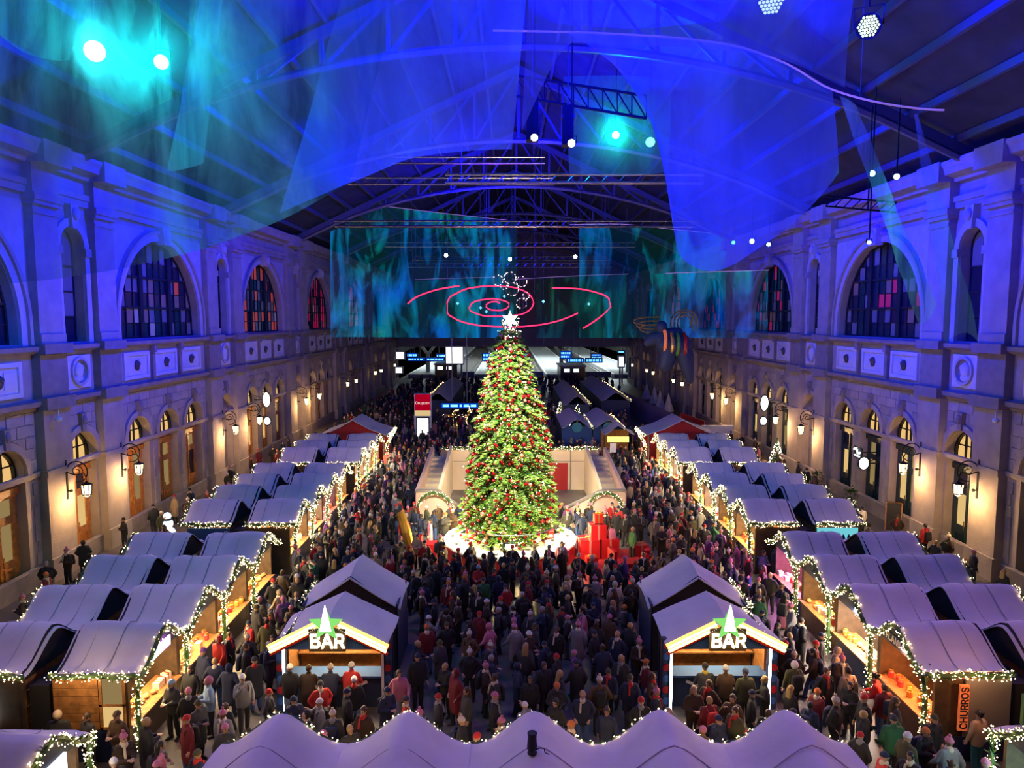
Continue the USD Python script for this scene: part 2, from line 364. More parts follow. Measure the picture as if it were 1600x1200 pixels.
    for c in BAYS:
        ring = arch(c, 11.0, 11.9, 5.62, 40).difference(arch(c, 10.9, 11.9, 5.02, 40)); add('archivolt', MB().poly(ring, 0, .14), 'stone_pale')
        ring = arch(c, 11.0, 11.9, 5.62, 40).difference(arch(c, 10.9, 11.9, 5.42, 40)); add('archivolt_moulding', MB().poly(ring, .14, .27), 'stone')
        b = MB(); b.poly(sg.Polygon([(c - .34, 16.7), (c + .34, 16.7), (c + .5, 17.75), (c - .5, 17.75)]), 0, .5); b.ball((c, .5, 17.2), .32, 2, (1, .7, 1.4)); add('keystone', b, 'stone_pale')
        for s in (-1, 1):
            sp = sg.Polygon([(c + s * 5.6, 13.4), (c + s * 5.6, 17.4), (c + s * 1.9, 17.4)]).difference(sg.Point(c, 11.9).buffer(5.78, 32)); add('spandrel_panel', MB().poly(sp, 0, .07), 'stone_pale')
        for d in (-3.5, 0, 3.5):
            pn = obj('relief_panel', P(MB().poly(rect(c + d - 1.4, 8.75, c + d + 1.4, 10.3).difference(rect(c + d - 1.18, 8.95, c + d + 1.18, 10.1)), .02, .14)), 'panel_white', wall)
            b = MB().box(c + d - 1.18, .02, 8.95, c + d + 1.18, .05, 10.1)
            for s in (-1, 1): b.poly(rect(c + d + s * .72 - .4, 9.15, c + d + s * .72 + .4, 9.9), .05, .09)
            obj('panel_field', P(b), 'panel_white', pn)
            obj('panel_boss', P(MB().ball((c + d, .1, 9.52), .27, 2, (.8, .5, 1.15)).ball((c + d, .16, 9.62), .15, 1)), 'bronze', pn, True)
        for s in (-1.75, 1.75): add('bracket', MB().box(c + s - .12, .02, 8.6, c + s + .12, .22, 10.7).box(c + s - .16, .02, 10.2, c + s + .16, .36, 10.7), 'stone_dark')
    # lower arches: moulded rings, keystones, imposts
    for u in NARROW + [c + d for c in BAYS for d in (-3.6, 0, 3.6)]:
        ring = arch(u, 5.2, 5.3, 1.6).difference(arch(u, 5.0, 5.3, 1.27)); add('door_archivolt', MB().poly(ring, 0, .14), 'stone')
        b = MB().poly(sg.Polygon([(u - .14, 6.6), (u + .14, 6.6), (u + .2, 7.5), (u - .2, 7.5)]), 0, .25).ball((u, .24, 7.15), .16, 1, (1, .9, 1.5)); add('door_keystone', b, 'stone_dark')
    # ashlar blocks of the nearer bays
    rnd = random.Random(5 if left else 6); nb = 0
    cut = unary_union([arch(u, -1, 5.3, 1.68) for u in NARROW] + [arch(c + d, -1, 5.3, 1.68) for c in BAYS for d in (-3.6, 0, 3.6)] + [rect(u + d - 1.1, -1, u + d + 1.1, 9) for u in NARROW for d in (-2.35, 2.35)] + [rect(U0, 4.9, U1, 5.3)])
    mats = ['block_%d' % i for i in range(4)]
    for (a, b_) in ((29.6, 71.0),):
        for row in range(13):
            z0 = 1.0 + row * .54; z1 = z0 + .51
            if z1 > 8.08: break
            x = a + (.0 if row % 2 else .55)
            while x < b_ and nb < 300:
                w = 1.1 + rnd.uniform(-.12, .12)
                g = rect(x, z0, x + w - .035, z1).difference(cut)
                if g.area > .08 and (z0 > 4.8 or x < 56):
                    for q in getattr(g, 'geoms', [g]):
                        if q.area > .06 and nb < 300: add('stone_block', MB().poly(q.simplify(.03), 0, .035 + rnd.uniform(0, .02)), rnd.choice(mats)); nb += 1
                x += w
    # windows
    wi = 0 if left else 20
    rnd = random.Random(11 if left else 12)
    for i, c in enumerate(BAYS):
        wi += 1
        w = meta(UsdGeom.Xform.Define(stage, '/World/window_%d' % wi).GetPrim(), kind='structure')
        shape = arch(c, 11.05, 11.9, 5.0, 36); fr = MB()
        fr.poly(shape.difference(arch(c, 11.15, 11.9, 4.88, 36)), -.62, -.42)
        for s in (-1.75, 1.75): fr.poly(rect(c + s - .2, 11.0, c + s + .2, 17).intersection(shape), -.62, -.35)
        for z in (12.85, 14.65): fr.poly(rect(c - 5, z - .07, c + 5, z + .07).intersection(shape), -.6, -.4)
        cols = [-5, -4.2, -3.37, -2.55] + [-1.55, -.78, 0, .78, 1.55] + [2.55, 3.37, 4.2, 5]
        for x in cols[1:-1]: fr.poly(rect(c + x - .035, 11.0, c + x + .035, 17).intersection(shape), -.58, -.44)
        for z in (11.95, 13.75, 15.55): fr.poly(rect(c - 5, z - .025, c + 5, z + .025).intersection(shape), -.57, -.46)
        obj('window_frame', P(fr), 'black', w)
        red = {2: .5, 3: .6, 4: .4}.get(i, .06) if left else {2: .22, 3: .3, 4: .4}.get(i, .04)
        rows = [11.05, 11.95, 12.85, 13.75, 14.65, 15.55, 17.0]
        if i < 4:
            xs = [-5, -4.2, -3.37, -2.55, -1.75, -.78, 0, .78, 1.75, 2.55, 3.37, 4.2, 5]
            for a, b_ in zip(xs[:-1], xs[1:]):
                for z0, z1 in zip(rows[:-1], rows[1:]):
                    g = rect(c + a, z0, c + b_, z1).intersection(shape)
                    if g.area < .05: continue
                    q = rnd.random()
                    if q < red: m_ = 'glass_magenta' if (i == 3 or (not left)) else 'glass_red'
                    elif q < red + .10: m_ = 'glass_tan'
                    elif q < red + .24: m_ = 'glass_grey'
                    elif q < red + .27 and z0 < 13: m_ = 'glass_lit'
                    else: m_ = 'glass_dark'
                    obj('pane', P(MB().poly(g, -.54, -.50)), m_, w)
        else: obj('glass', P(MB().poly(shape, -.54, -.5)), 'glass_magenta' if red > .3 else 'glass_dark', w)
    for i, u in enumerate(NARROW):
        wi += 1
        w = meta(UsdGeom.Xform.Define(stage, '/World/window_%d' % wi).GetPrim(), kind='structure')
        shape = arch(u, 11.05, 15.75, .95); fr = MB().poly(shape.difference(arch(u, 11.15, 15.75, .86)), -.62, -.45)
        for z in (12.3, 13.55, 14.8): fr.poly(rect(u - .95, z - .04, u + .95, z + .04).intersection(shape), -.6, -.44)
        fr.poly(rect(u - .03, 11.05, u + .03, 17).intersection(shape), -.6, -.46)
        obj('window_frame', P(fr), 'black', w)
        for a, b_ in ((-.95, 0), (0, .95)):
            for z0, z1 in zip((11.05, 12.3, 13.55, 14.8), (12.3, 13.55, 14.8, 16.8)):
                g = rect(u + a, z0, u + b_, z1).intersection(shape)
                if i < 4: obj('pane', P(MB().poly(g, -.54, -.5)), rnd.choice(['glass_dark'] * 4 + ['glass_grey']), w)
        if i >= 4: obj('glass', P(MB().poly(shape, -.54, -.5)), 'glass_dark', w)
    # doors in the lower arches
    di = 0 if left else 40
    rnd = random.Random(21 if left else 22)
    for u in sorted(NARROW + [c + d for c in BAYS for d in (-3.6, 0, 3.6)]):
        if u < 24: continue
        di += 1
        d_ = meta(UsdGeom.Xform.Define(stage, '/World/door_%d' % di).GetPrim(), kind='structure')
        near = u < 75; blind = (u in NARROW and u > 50)
        wood = 'wood_orange' if left else 'door_green'
        n0, n1 = -.60, -.46
        if blind:
            obj('blind_niche', P(MB().poly(arch(u, 0, 5.3, 1.25), n0, n1)), 'stone_dark', d_); continue
        fan = arch(u, 5.05, 5.3, 1.25)
        fr = MB().poly(arch(u, 4.9, 5.3, 1.25).difference(arch(u, 5.08, 5.3, 1.15)), n0, n1 + .08)
        for a in (-.45, 0, .45): fr.poly(rect(u + a - .025, 5.0, u + a + .025, 6.6).intersection(fan), n0, n1 + .03)
        fr.poly(rect(u - 1.2, 5.7, u + 1.2, 5.75).intersection(fan), n0, n1 + .03)
        obj('fanlight_frame', P(fr), 'iron', d_)
        if near:
            for a, b_ in ((-1.2, -.45), (-.45, 0), (0, .45), (.45, 1.2)):
                for z0, z1 in ((5.08, 5.7), (5.75, 6.6)):
                    g = rect(u + a, z0, u + b_, z1).intersection(fan)
                    if g.area > .03: obj('fanlight_pane', P(MB().poly(g, n0 + .03, n0 + .06)), 'fan_glow', d_)
        else: obj('fanlight_glass', P(MB().poly(fan, n0 + .03, n0 + .06)), 'fan_glow' if rnd.random() < .6 else 'glass_dark', d_)
        whole = rect(u - 1.25, 0, u + 1.25, 4.95)
        pr = []
        for s in (-1, 1):
            c0 = u + s * .55
            pr += [rect(c0 - .36, 1.55, c0 + .36, 3.2), rect(c0 - .36, 3.55, c0 + .36, 4.3)]
        obj('door_leaf', P(MB().poly(whole.difference(unary_union(pr)), n0, n1)), wood, d_)
        b = MB()
        for s in (-1, 1):
            c0 = u + s * .55; b.poly(rect(c0 - .33, .3, c0 + .33, 1.25).difference(rect(c0 - .24, .4, c0 + .24, 1.15)), n1, n1 + .05)
        b.box(u - 1.25, n1, 4.45, u + 1.25, n1 + .14, 4.75); b.box(u - .05, n1, .1, u + .05, n1 + .06, 4.45)
        obj('door_mouldings', P(b), wood, d_)
        obj('door_handle', P(MB().bar((u + .12, n1 + .09, 1.35), (u + .12, n1 + .09, 1.85), .04)), 'gold', d_)
        for q in pr:
            m_ = rnd.choice(['pane_glow', 'pane_dim', 'glass_dark', 'pane_dim'] if near else ['glass_dark', 'pane_dim', 'glass_dark'])
            obj('door_pane', P(MB().poly(q, n0 + .04, n0 + .07)), m_, d_)
    # wall lanterns on scrolled iron brackets
    for k, (uu, vis) in enumerate([(33.4, 1), (38.2, 1), (51.9, 1), (56.9, 1), (70.2, 1), (75, 1), (88.2, 1), (93, 1), (106.4, 1), (111.2, 1), (124.6, 1)]):
        lab = 'iron bracket lantern on the %s wall, %s from the camera' % (side, ('nearest', 'second', 'third', 'fourth', 'fifth', 'sixth', 'seventh', 'eighth', 'ninth', 'tenth', 'eleventh')[k])
        x = (XL + 1.35) if left else (XR - 1.35); s = 1 if left else -1
        z = 4.15
        t = thing('wall_lantern', lab, 'lantern', None, (x, uu, z), 0 if left else PI)
        # local: +x points away from the wall
        b = MB(); b.box(-.96, -.06, -.55, -.9, .06, 1.35); b.bar((-.95, 0, -.15), (-.75, 0, -.15), .05); b.ball((-.74, 0, -.15), .08, 1)
        obj('wall_plate', b, 'iron', t)
        a = np.linspace(0, 1.55 * PI, 22); arc = [( -.42 + .5 * math.cos(PI - q) * 1.0, 0, .78 + .5 * math.sin(PI - q)) for q in a]
        b = MB().tube(arc, .03, 5); b.tube([(-.93, 0, .75), (-.5, 0, .62), (-.1, 0, .72), (0, 0, .5)], .03, 5)
        q = np.linspace(0, 2.6 * PI, 26); b.tube([(-.42 + (.28 - .025 * w) * math.cos(w), 0, .8 + (.28 - .025 * w) * math.sin(w)) for w in q], .022, 5)
        b.tube([(0, 0, .52), (0, 0, .3)], .02, 5)
        obj('bracket', b, 'iron', t)
        b = MB().lathe([(.02, .34), (.06, .3), (.12, .24), (.25, .2), (.27, .16)], 8); b.lathe([(.2, -.3), (.22, -.34), (.1, -.4), (.02, -.46)], 8)
        for q in range(8): b.bar((.25 * math.cos(q * PI / 4), .25 * math.sin(q * PI / 4), .18), (.2 * math.cos(q * PI / 4), .2 * math.sin(q * PI / 4), -.32), .025)
        lf = obj('lantern_frame', b, 'iron', t)
        obj('lantern_glass', MB().lathe([(.05, .17), (.225, .16), (.18, -.3), (.04, -.31)], 8), 'lantern_glow', lf)
        if k < 6: light('SphereLight', 'lantern_light', (x + s * .0, uu, z - .5), None, (1., .60, .24), 95, (.12,))
hall_side('left'); hall_side('right')

# signs and clocks projecting from the walls
def wall_disc(x, Y, z, r, m_, label, side, name='wall_clock', cat='clock', edge=True):
    t = thing(name, label, cat, None, (x, Y, z)); s = 1 if side == 'left' else -1
    b = MB().lathe([(.01, -.07), (r * .95, -.07), (r, -.05), (r, .05), (r * .95, .07), (.01, .07)], 20)
    ov = .5 if name == 'wall_clock' else .8
    obj('lit_face', b.map(lambda v: np.c_[v[:, 0] * ov, v[:, 2], v[:, 1]]), m_, t)
    obj('rim', MB().tube([(ov * r * 1.03 * math.cos(a), 0, r * 1.03 * math.sin(a)) for a in np.linspace(0, 2 * PI, 24)], .06, 6), 'iron', t)
    d = abs((XL if side == 'left' else XR) - x); obj('wall_arm', MB().bar((-s * r * ov, 0, .0), (-s * d, 0, .0), .07).bar((-s * r * ov, 0, .1), (-s * d, 0, .35), .04), 'iron', t)
wall_disc(-20.55, 59.6, 5.4, .62, 'screen_white', 'glowing round white clock projecting from the left wall', 'left')
wall_disc(-20.75, 60.2, 3.5, .34, 'screen_pale', 'small round lit sign below the left wall clock', 'left', 'round_sign', 'sign')
wall_disc(21.8, 60.4, 5.0, .66, 'screen_white', 'glowing round white clock projecting from the right wall', 'right')
wall_disc(21.9, 60.8, 3.4, .36, 'screen_pale', 'small round lit sign below the right wall clock', 'right', 'round_sign', 'sign')
wall_disc(21.85, 43.2, 3.3, .38, 'screen_white', 'round white lit shop sign on a black bracket, right wall', 'right', 'round_sign', 'sign')
t = thing('shop_sign', 'small white glowing lettered shop sign behind the round right-wall sign', 'sign', None, (22.05, 44.4, 3.75)); obj('panel', MB().box(0, -.5, -.35, .08, .5, .35), 'black', t)
obj('lit_stroke', MB().tube([(-.03, .4, .15), (-.03, .1, .25), (-.03, -.1, -.05), (-.03, -.4, .05)], .07, 5).tube([(-.03, .3, -.2), (-.03, -.35, -.22)], .05, 5), 'led_strip', t); obj('bracket', MB().bar((.08, 0, 0), (1.3, 0, 0), .06), 'iron', t)
for side, x, Y, sd in (('left', XL + .35, 32.6, 1), ('right', XR - .35, 32.0, -1)):
    t = thing('security_camera', 'small white dome camera under the %s string course' % side, 'camera', None, (x + sd * .36, Y, 7.6)); obj('arm', MB().bar((0, 0, .05), (0, 0, .4), .05).bar((0, 0, .38), (-sd * .22, 0, .38), .05), 'white_paint', t); obj('dome', MB().ball((0, 0, -.03), .15, 2, (1, 1, .9)), 'white_paint', t)
p = at_z(1395, 832); t = thing('chalkboard', 'tall wooden-framed chalkboard leaning open by the right wall doors', 'chalkboard', None, (p[0], p[1], 0), -.5)
for s in (-1, 1): obj('leg_frame', MB().bar((-.4, s * .3, 0), (-.4, 0, 1.75), .06).bar((.4, s * .3, 0), (.4, 0, 1.75), .06).bar((-.4, 0, 1.75), (.4, 0, 1.75), .06), 'wood_plank', t)
obj('board', MB().add([(-.38, -.27, .2), (.38, -.27, .2), (.38, -.02, 1.7), (-.38, -.02, 1.7), (-.38, -.24, .2), (.38, -.24, .2), (.38, .01, 1.7), (-.38, .01, 1.7)], [(0, 1, 2), (0, 2, 3), (4, 6, 5), (4, 7, 6), (0, 5, 1), (0, 4, 5), (2, 6, 7), (2, 7, 3), (1, 6, 2), (1, 5, 6), (0, 3, 7), (0, 7, 4)]), 'black', t)
for i, (px, py) in enumerate(((1366, 800), (1318, 770))):
    p = at_z(px, py); t = thing('potted_bush', 'dark potted bush by the right wall doors, %s the shop sign' % ('in front of' if i == 0 else 'beyond'), 'potted plant', None, (min(p[0], XR - 1.3), p[1], 0)); rq = random.Random(60 + i)
    obj('pot', MB().lathe([(.2, 0), (.3, .5), (.26, .5), (.2, .42), (.01, .42)], 12), 'wood_dark', t); q = MB()
    for _ in range(240):
        d = np.array([rq.gauss(0, 1), rq.gauss(0, 1), rq.gauss(0, 1)]); d /= np.linalg.norm(d); c = np.array([0, 0, 1.05]) + d * rq.uniform(.15, .5) * np.array([.9, .9, 1.2]); x_ = np.cross(d, [.3, .4, .8]); x_ /= np.linalg.norm(x_) + 1e-9
        q.add([c + x_ * .05, c - x_ * .05, c + d * .16], [(0, 1, 2)])
    obj('foliage', q, 'fir', t, kind='stuff'); obj('stem', MB().bar((0, 0, .4), (0, 0, 1.0), .05), 'bark', t)
p = at_z(263, 846); t = thing('glowing_snowman', 'small glowing snowman figure by the left wall-side huts', 'snowman', None, (p[0], p[1], 0))
obj('body', MB().ball((0, 0, .42), .42, 2).ball((0, 0, 1.0), .3, 2), 'screen_pale', t, True); obj('head', MB().ball((0, 0, 1.42), .21, 2), 'screen_pale', t, True); obj('scarf', MB().tube([(.2 * math.cos(a), .2 * math.sin(a), 1.25) for a in np.linspace(0, 2 * PI, 14)], .06, 6), 'black', t); obj('nose', MB().bar((0, -.2, 1.42), (0, -.36, 1.41), .05), 'churro_orange', t)

obj('floor', MB().box(XL - 1, -3, -.3, XR + 1, 320, 0), 'floor_stone', kind='structure')
# roof: planked slopes on purlins, steel trusses
ceil = meta(UsdGeom.Xform.Define(stage, '/World/ceiling').GetPrim(), kind='structure')
EAVE, RIDGE = 20.0, 31.0
for s, X in ((-1, XL - 1.2), (1, XR + 1.2)):
    a, b_ = np.array([X, 0, EAVE]), np.array([XC, 0, RIDGE])
    V = [(p[0], y, p[2] + dz) for p in (a, b_) for y in (-3, 139) for dz in (0, .3)]
    obj('roof_slope', (np.array(V), [(0, 1, 3), (0, 3, 2), (4, 6, 7), (4, 7, 5), (0, 4, 5), (0, 5, 1), (2, 3, 7), (2, 7, 6), (0, 2, 6), (0, 6, 4), (1, 5, 7), (1, 7, 3)]), 'roof_wood', ceil)
    for k in range(1, 10):
        p = a + (b_ - a) * k / 10; obj('purlin', MB().bar((p[0], -2, p[2] - .2), (p[0], 138, p[2] - .2), .2, .34), 'steel', ceil)
tr = None
def truss_parts(t):
    hw = (XR - XL) / 2 + .3
    top = lambda x: RIDGE - .75 - (RIDGE - EAVE) * abs(x) / (hw + 1.0)
    bot = lambda x: 19.6 + 5.6 * (1 - (x / hw) ** 2)
    xs = np.linspace(-hw, hw, 15)
    for s in (-1, 1): obj('top_chord', MB().bar((s * hw, 0, top(hw) + .1), (0, 0, top(0)), .4, .45), 'steel', t)
    obj('bottom_chord', MB().tube([(x, 0, min(bot(x), top(x) - .3)) for x in np.linspace(-hw, hw, 29)], .2, 6), 'steel', t)
    for i in range(1, 14):
        a, b_ = xs[i], xs[i + (1 if i < 7 else -1)]
        obj('post', MB().bar((a, 0, min(bot(a), top(a) - .3)), (a, 0, top(a)), .2), 'steel', t)
        if i != 7: obj('diagonal', MB().bar((a, 0, min(bot(a), top(a) - .3)), (b_, 0, top(b_)), .16), 'steel', t)
for k, Y in enumerate((17.25, 35.35, 53.45, 71.55, 89.65, 107.75, 125.85)):
    if tr is None:
        tr = thing('roof_truss', None, None, None, (XC, Y, 0), kind='structure'); truss_parts(tr)
    else: dup(tr, (XC, Y, 0)).SetCustomDataByKey('kind', 'structure')
for Y, x0, x1, z, r in ((62, -10, 3, 25.4, .1), (58, -13, 3.5, 22.9, .09), (66, -16, 17, 20.6, .12), (80.5, -14, 14, 20.2, .12), (96, -13, 13, 20.0, .12), (84, -12, 12, 18.2, .1), (45, -4, 12, 20.6, .12)):
    b = MB().tube([(x0, Y, z), (x1, Y, z)], r, 8); b.tube([(x0, Y, z + .5), (x1, Y, z + .5)], r * .8, 6)
    for q in np.linspace(x0, x1, int((x1 - x0) / 1.0)): b.bar((q, Y, z), (q + .5 if q + .5 < x1 else q, Y, z + .5), .05) if q + .5 < x1 else None
    for q in (x0 + 1, x1 - 1): b.bar((q, Y, z), (q, Y, 30.2 - abs(q - XC) * .47), .04)
    obj('lighting_truss', b, 'steel_shiny', label='long lattice lighting truss hung under the roof at %s' % {62: 'the upper dark opening', 58: 'mid roof left of centre', 66: 'the far blue gauzes', 80.5: 'the far roof', 96: 'the farthest dark roof', 84: 'the row of small white spots', 45: 'the green spotlight'}[Y], cat='lighting truss')
# far end: gable wall over the opening to the tracks
W_ = MB(); hw = 24.5
gable = sg.Polygon([(XL - 2, 10.2), (XR + 2, 10.2), (XR + 2, EAVE - .4), (XC, RIDGE + .5), (XL - 2, EAVE - .4)])
b = MB().poly(gable, 0, .5); e = meta(UsdGeom.Xform.Define(stage, '/World/wall_far').GetPrim(), kind='structure')
FY = 136.0
sh = lambda v: np.c_[v[:, 0], v[:, 1] + FY, v[:, 2]]
obj('gable_face', b.map(sh), 'stone_dark', e)
obj('lintel_beam', MB().box(XL - 1, -.8, 6.9, XR + 1, .9, 10.3).map(sh), 'grey_panel', e)
for x in np.linspace(XL + 5, XR - 5, 7): obj('beam_rib', MB().box(x - .12, -.95, 6.9, x + .12, -.8, 10.3).map(sh), 'steel', e)
for x in np.linspace(XL + 3, XR - 3, 12): obj('glazing_bar', MB().box(x - .12, -.2, 10.3, x + .12, 0, 20).map(sh), 'steel', e)
# ------------------------------------------------------------------ platform hall beyond the end opening
PY0, PY1 = 138.0, 300.0
obj('platform_roof', MB().box(-40, PY0, 10.4, 40, PY1, 10.8), 'grey_panel', label='flat grey roof over the railway platforms beyond the hall', cat='roof', kind='structure')
obj('platform_end', MB().box(-40, PY1, 0, 40, PY1 + .5, 11), 'black', kind='structure')
for x in (-40, 40): obj('platform_side', MB().box(x - .3, PY0 - 1, 0, x + .3, PY1, 11), 'grey_panel', kind='structure')
# platforms with a light edge, tracks between
for i, (xa, xb) in enumerate(((-21, -14.2), (-7.2, .2), (7.5, 14.5), (21.5, 29))):
    t = thing('platform', 'pale concrete station platform beyond the hall, %s from the left' % ('first', 'second', 'third', 'fourth')[i], 'platform')
    obj('slab', MB().box(xa, 146, 0, xb, PY1, .75), 'concrete', t)
    for x in (xa, xb): obj('edge_strip', MB().box(x - .2, 146, .75, x + .2, PY1, .8), 'white_paint', t)
    t2 = thing('platform_lamp_row', 'row of white tube lamps above the %s platform' % ('first', 'second', 'third', 'fourth')[i], 'lamp')
    for k, y in enumerate(range(148, 292, 12)):
        for x in (xa + 1.2, xb - 1.2): obj('tube_lamp', MB().box(x - .12, y, 9.2, x + .12, y + 6, 9.35), 'platform_lamp', t2)
    obj('hanger', MB().box(xa + 1.1, 147, 9.4, xa + 1.3, 292, 9.6).box(xb - 1.3, 147, 9.4, xb - 1.1, 292, 9.6), 'steel', t2)
    c = thing('platform_column', 'grey V-shaped roof column standing on the %s platform' % ('first', 'second', 'third', 'fourth')[i], 'column', None, ((xa + xb) / 2, 152, 0))
    obj('shaft', MB().box(-.4, -.4, .82, .4, .4, 5.0), 'concrete', c)
    for s in (-1, 1): obj('arm', MB().bar((0, 0, 4.6), (s * 4.5, 0, 10.4), .6), 'concrete', c)
    light('RectLight', 'platform_light', ((xa + xb) / 2, 190, 9.0), ((xa + xb) / 2, 190.5, 0), (.85, .97, 1.), 5200, (5, 60))
for i, xs in enumerate(((-13, -8.5), (1.5, 6), (15.8, 20.3))):
    t = thing('railway_track', 'pair of railway tracks running away between platforms, %s from the left' % ('first', 'second', 'third')[i], 'track')
    obj('ballast', MB().box(xs[0] - .9, 150, .02, xs[1] + .9, PY1, .15), 'ballast', t)
    for x in xs:
        for d in (-.72, .72): obj('rail', MB().box(x + d * .6 - .06, 150, .15, x + d * .6 + .06, PY1, .32), 'rail_steel', t)
    obj('buffer_stop', MB().box(xs[0] - 1, 149, 0, xs[1] + 1, 149.4, 1.1), 'steel', t)
def board(px0, px1, py0, py1, Y, label, rows=2):
    a, b_ = at_y(px0, py1, Y), at_y(px1, py0, Y)
    t = thing('departure_board', label, 'departure board', None, (a[0], Y, a[2]))
    w, h = b_[0] - a[0], b_[2] - a[2]
    obj('housing', MB().box(-.1, .03, -.1, w + .1, .5, h + .1), 'black', t)
    dp = obj('display', MB().box(0, 0, 0, w, .03, h), 'board_blue', t)
    rr = random.Random(int(px0))
    b = MB()
    for r in range(rows):
        x = w * .05
        while x < w * .9:
            d = w * rr.uniform(.06, .22); b.box(x, -.03, h * (r + .25) / rows, min(x + d, w * .95), 0, h * (r + .75) / rows); x += d + w * .05
    obj('display_rows', b, 'board_text', dp)
    obj('hanger', MB().bar((w * .3, .2, h), (w * .3, .2, 10.4 - a[2]), .1).bar((w * .7, .2, h), (w * .7, .2, 10.4 - a[2]), .1), 'steel', t)
for i, q in enumerate(((636, 652, 552, 558), (637, 664, 559, 564), (666, 694, 559, 564), (682, 697, 553, 559), (754, 778, 552, 564), (820, 828, 551, 564), (876, 892, 549, 560), (886, 912, 560, 566), (915, 941, 560, 566), (924, 940, 553, 560), (966, 976, 548, 552))):
    board(*q, 141.0 + .4 * i, 'glowing blue platform departure board hanging in the end opening, %s from the left' % ('first', 'second', 'third', 'fourth', 'fifth', 'sixth', 'seventh', 'eighth', 'ninth', 'tenth', 'eleventh')[i], 2 if q[3] - q[2] > 6 else 1)
def bright_screen(px0, px1, py0, py1, Y, label, m_='screen_white', legs=True, h_top=None):
    a, b_ = at_y(px0, py1, Y), at_y(px1, py0, Y)
    t = thing('light_screen', label, 'screen', None, (a[0], Y, a[2])); w, h = b_[0] - a[0], b_[2] - a[2]
    obj('frame', MB().box(-.2, .05, -.2, w + .2, .6, h + .2), 'steel', t)
    obj('panel', MB().box(0, 0, 0, w, .05, h), m_, t)
    if legs: obj('leg', MB().box(.1, .2, -a[2], .4, .5, 0), 'steel', t); obj('leg', MB().box(w - .4, .2, -a[2], w - .1, .5, 0), 'steel', t)
bright_screen(697, 723, 542, 568, 128, 'blank glowing white square billboard on two posts under the end beam')
bright_screen(619, 631, 550, 561, 134, 'small pale tilted screen at the left end of the opening', 'screen_pale', False)
bright_screen(617, 628, 574, 583, 134, 'small white lit panel low at the left end of the opening', 'screen_pale', False)
bright_screen(967, 975, 557, 573, 134, 'narrow pale lit panel at the right end of the opening', 'screen_pale')
# escalator hoods on the concourse
for i, (px, py, w) in enumerate(((697, 600, 4.2), (895, 605, 4.4))):
    p = at_z(px, py); Y = p[1]
    t = thing('escalator_hood', ('dark escalator hood with small lit signs left of the tree top', 'dark escalator hood with small lit signs right of the tree top')[i], 'escalator hood', None, (p[0], Y, 0))
    obj('housing', MB().box(-w / 2, 0, 0, w / 2, 9, 3.6), 'black_gloss', t)
    obj('roof_edge', MB().box(-w / 2 - .2, -.2, 3.6, w / 2 + .2, 9, 3.85), 'steel', t)
    for s in (-.9, .5): obj('lit_sign', MB().box(s * 1.2 - .5, -.08, 2.7, s * 1.2 + .5, 0, 3.3), 'screen_pale' if i else 'screen_white', t)
# sign pillar
g = at_z(661, 689); t = thing('sign_pillar', 'tall grey pillar with red sign reading Gruppen above a white screen', 'sign', None, (g[0], g[1], 0))
obj('body', MB().box(-.85, 0, 0, .85, .6, 4.75), 'white_paint', t)
obj('red_panel', MB().box(-.78, -.04, 3.1, .78, 0, 4.7), 'sign_red', t, label='red illuminated sign panel')
obj('cream_panel', MB().box(-.78, -.04, 2.55, .78, 0, 3.08), 'sign_cream', t)
obj('screen', MB().box(-.55, -.06, .5, .55, 0, 2.3), 'screen_white', t); obj('screen_frame', MB().box(-.65, -.05, .4, -.55, 0, 2.4).box(.55, -.05, .4, .65, 0, 2.4).box(-.65, -.05, 2.3, .65, 0, 2.4), 'black', t)
tx = meshkit.text_mesh('Gruppen', .27, .02); v = np.asarray(tx.vertices); w = v[:, 0].max()
obj('lettering', (np.c_[v[:, 0] - w / 2, -.05 - v[:, 2], v[:, 1] + 3.72], tx.faces), 'text_pale', t)

# ------------------------------------------------------------------ market huts
GREEN_RND = random.Random(77)
def gable_z(t, e=2.55, h=.78): return e + h * (1 + math.cos(PI * min(1, abs(t)) ** .85)) / 2
def fabric_roof(w, D, seed, over=.28, ny=17, nx=9, e=2.55, h=.78):
    """wavy fabric canopy: ridge along x, front edge at x=+over, back at x=-D"""
    ys, xs = np.linspace(-w / 2, w / 2, ny), np.linspace(over, -D, nx)
    top = []
    for x in xs:
        for y in ys:
            z = gable_z(2 * y / w, e, h) + .035 * math.sin(x * 3.1 + seed) * (1 - abs(2 * y / w)) + .05 * (meshkit.noise(np.array([x * 1.3 + seed * 7, y * 1.3, 0]), 3) - .5)
            if x > over - .02: z -= .07
            if x < -D + .02: z -= .12
            top.append((x, y, z))
    top = np.array(top); bot = top - np.array([0, 0, .03]); n = nx * ny; f = []
    for i in range(nx - 1):
        for j in range(ny - 1):
            a, b_, c, d = i * ny + j, i * ny + j + 1, (i + 1) * ny + j + 1, (i + 1) * ny + j
            f += [(a, b_, c), (a, c, d), (n + a, n + c, n + b_), (n + a, n + d, n + c)]
    rim = [i for i in range(ny)] + [i * ny + ny - 1 for i in range(1, nx)] + [(nx - 1) * ny + j for j in range(ny - 2, -1, -1)] + [i * ny for i in range(nx - 2, 0, -1)]
    for a, b_ in zip(rim, rim[1:] + rim[:1]): f += [(a, n + a, n + b_), (a, n + b_, b_)]
    return MB().add(np.vstack([top, bot]), f)
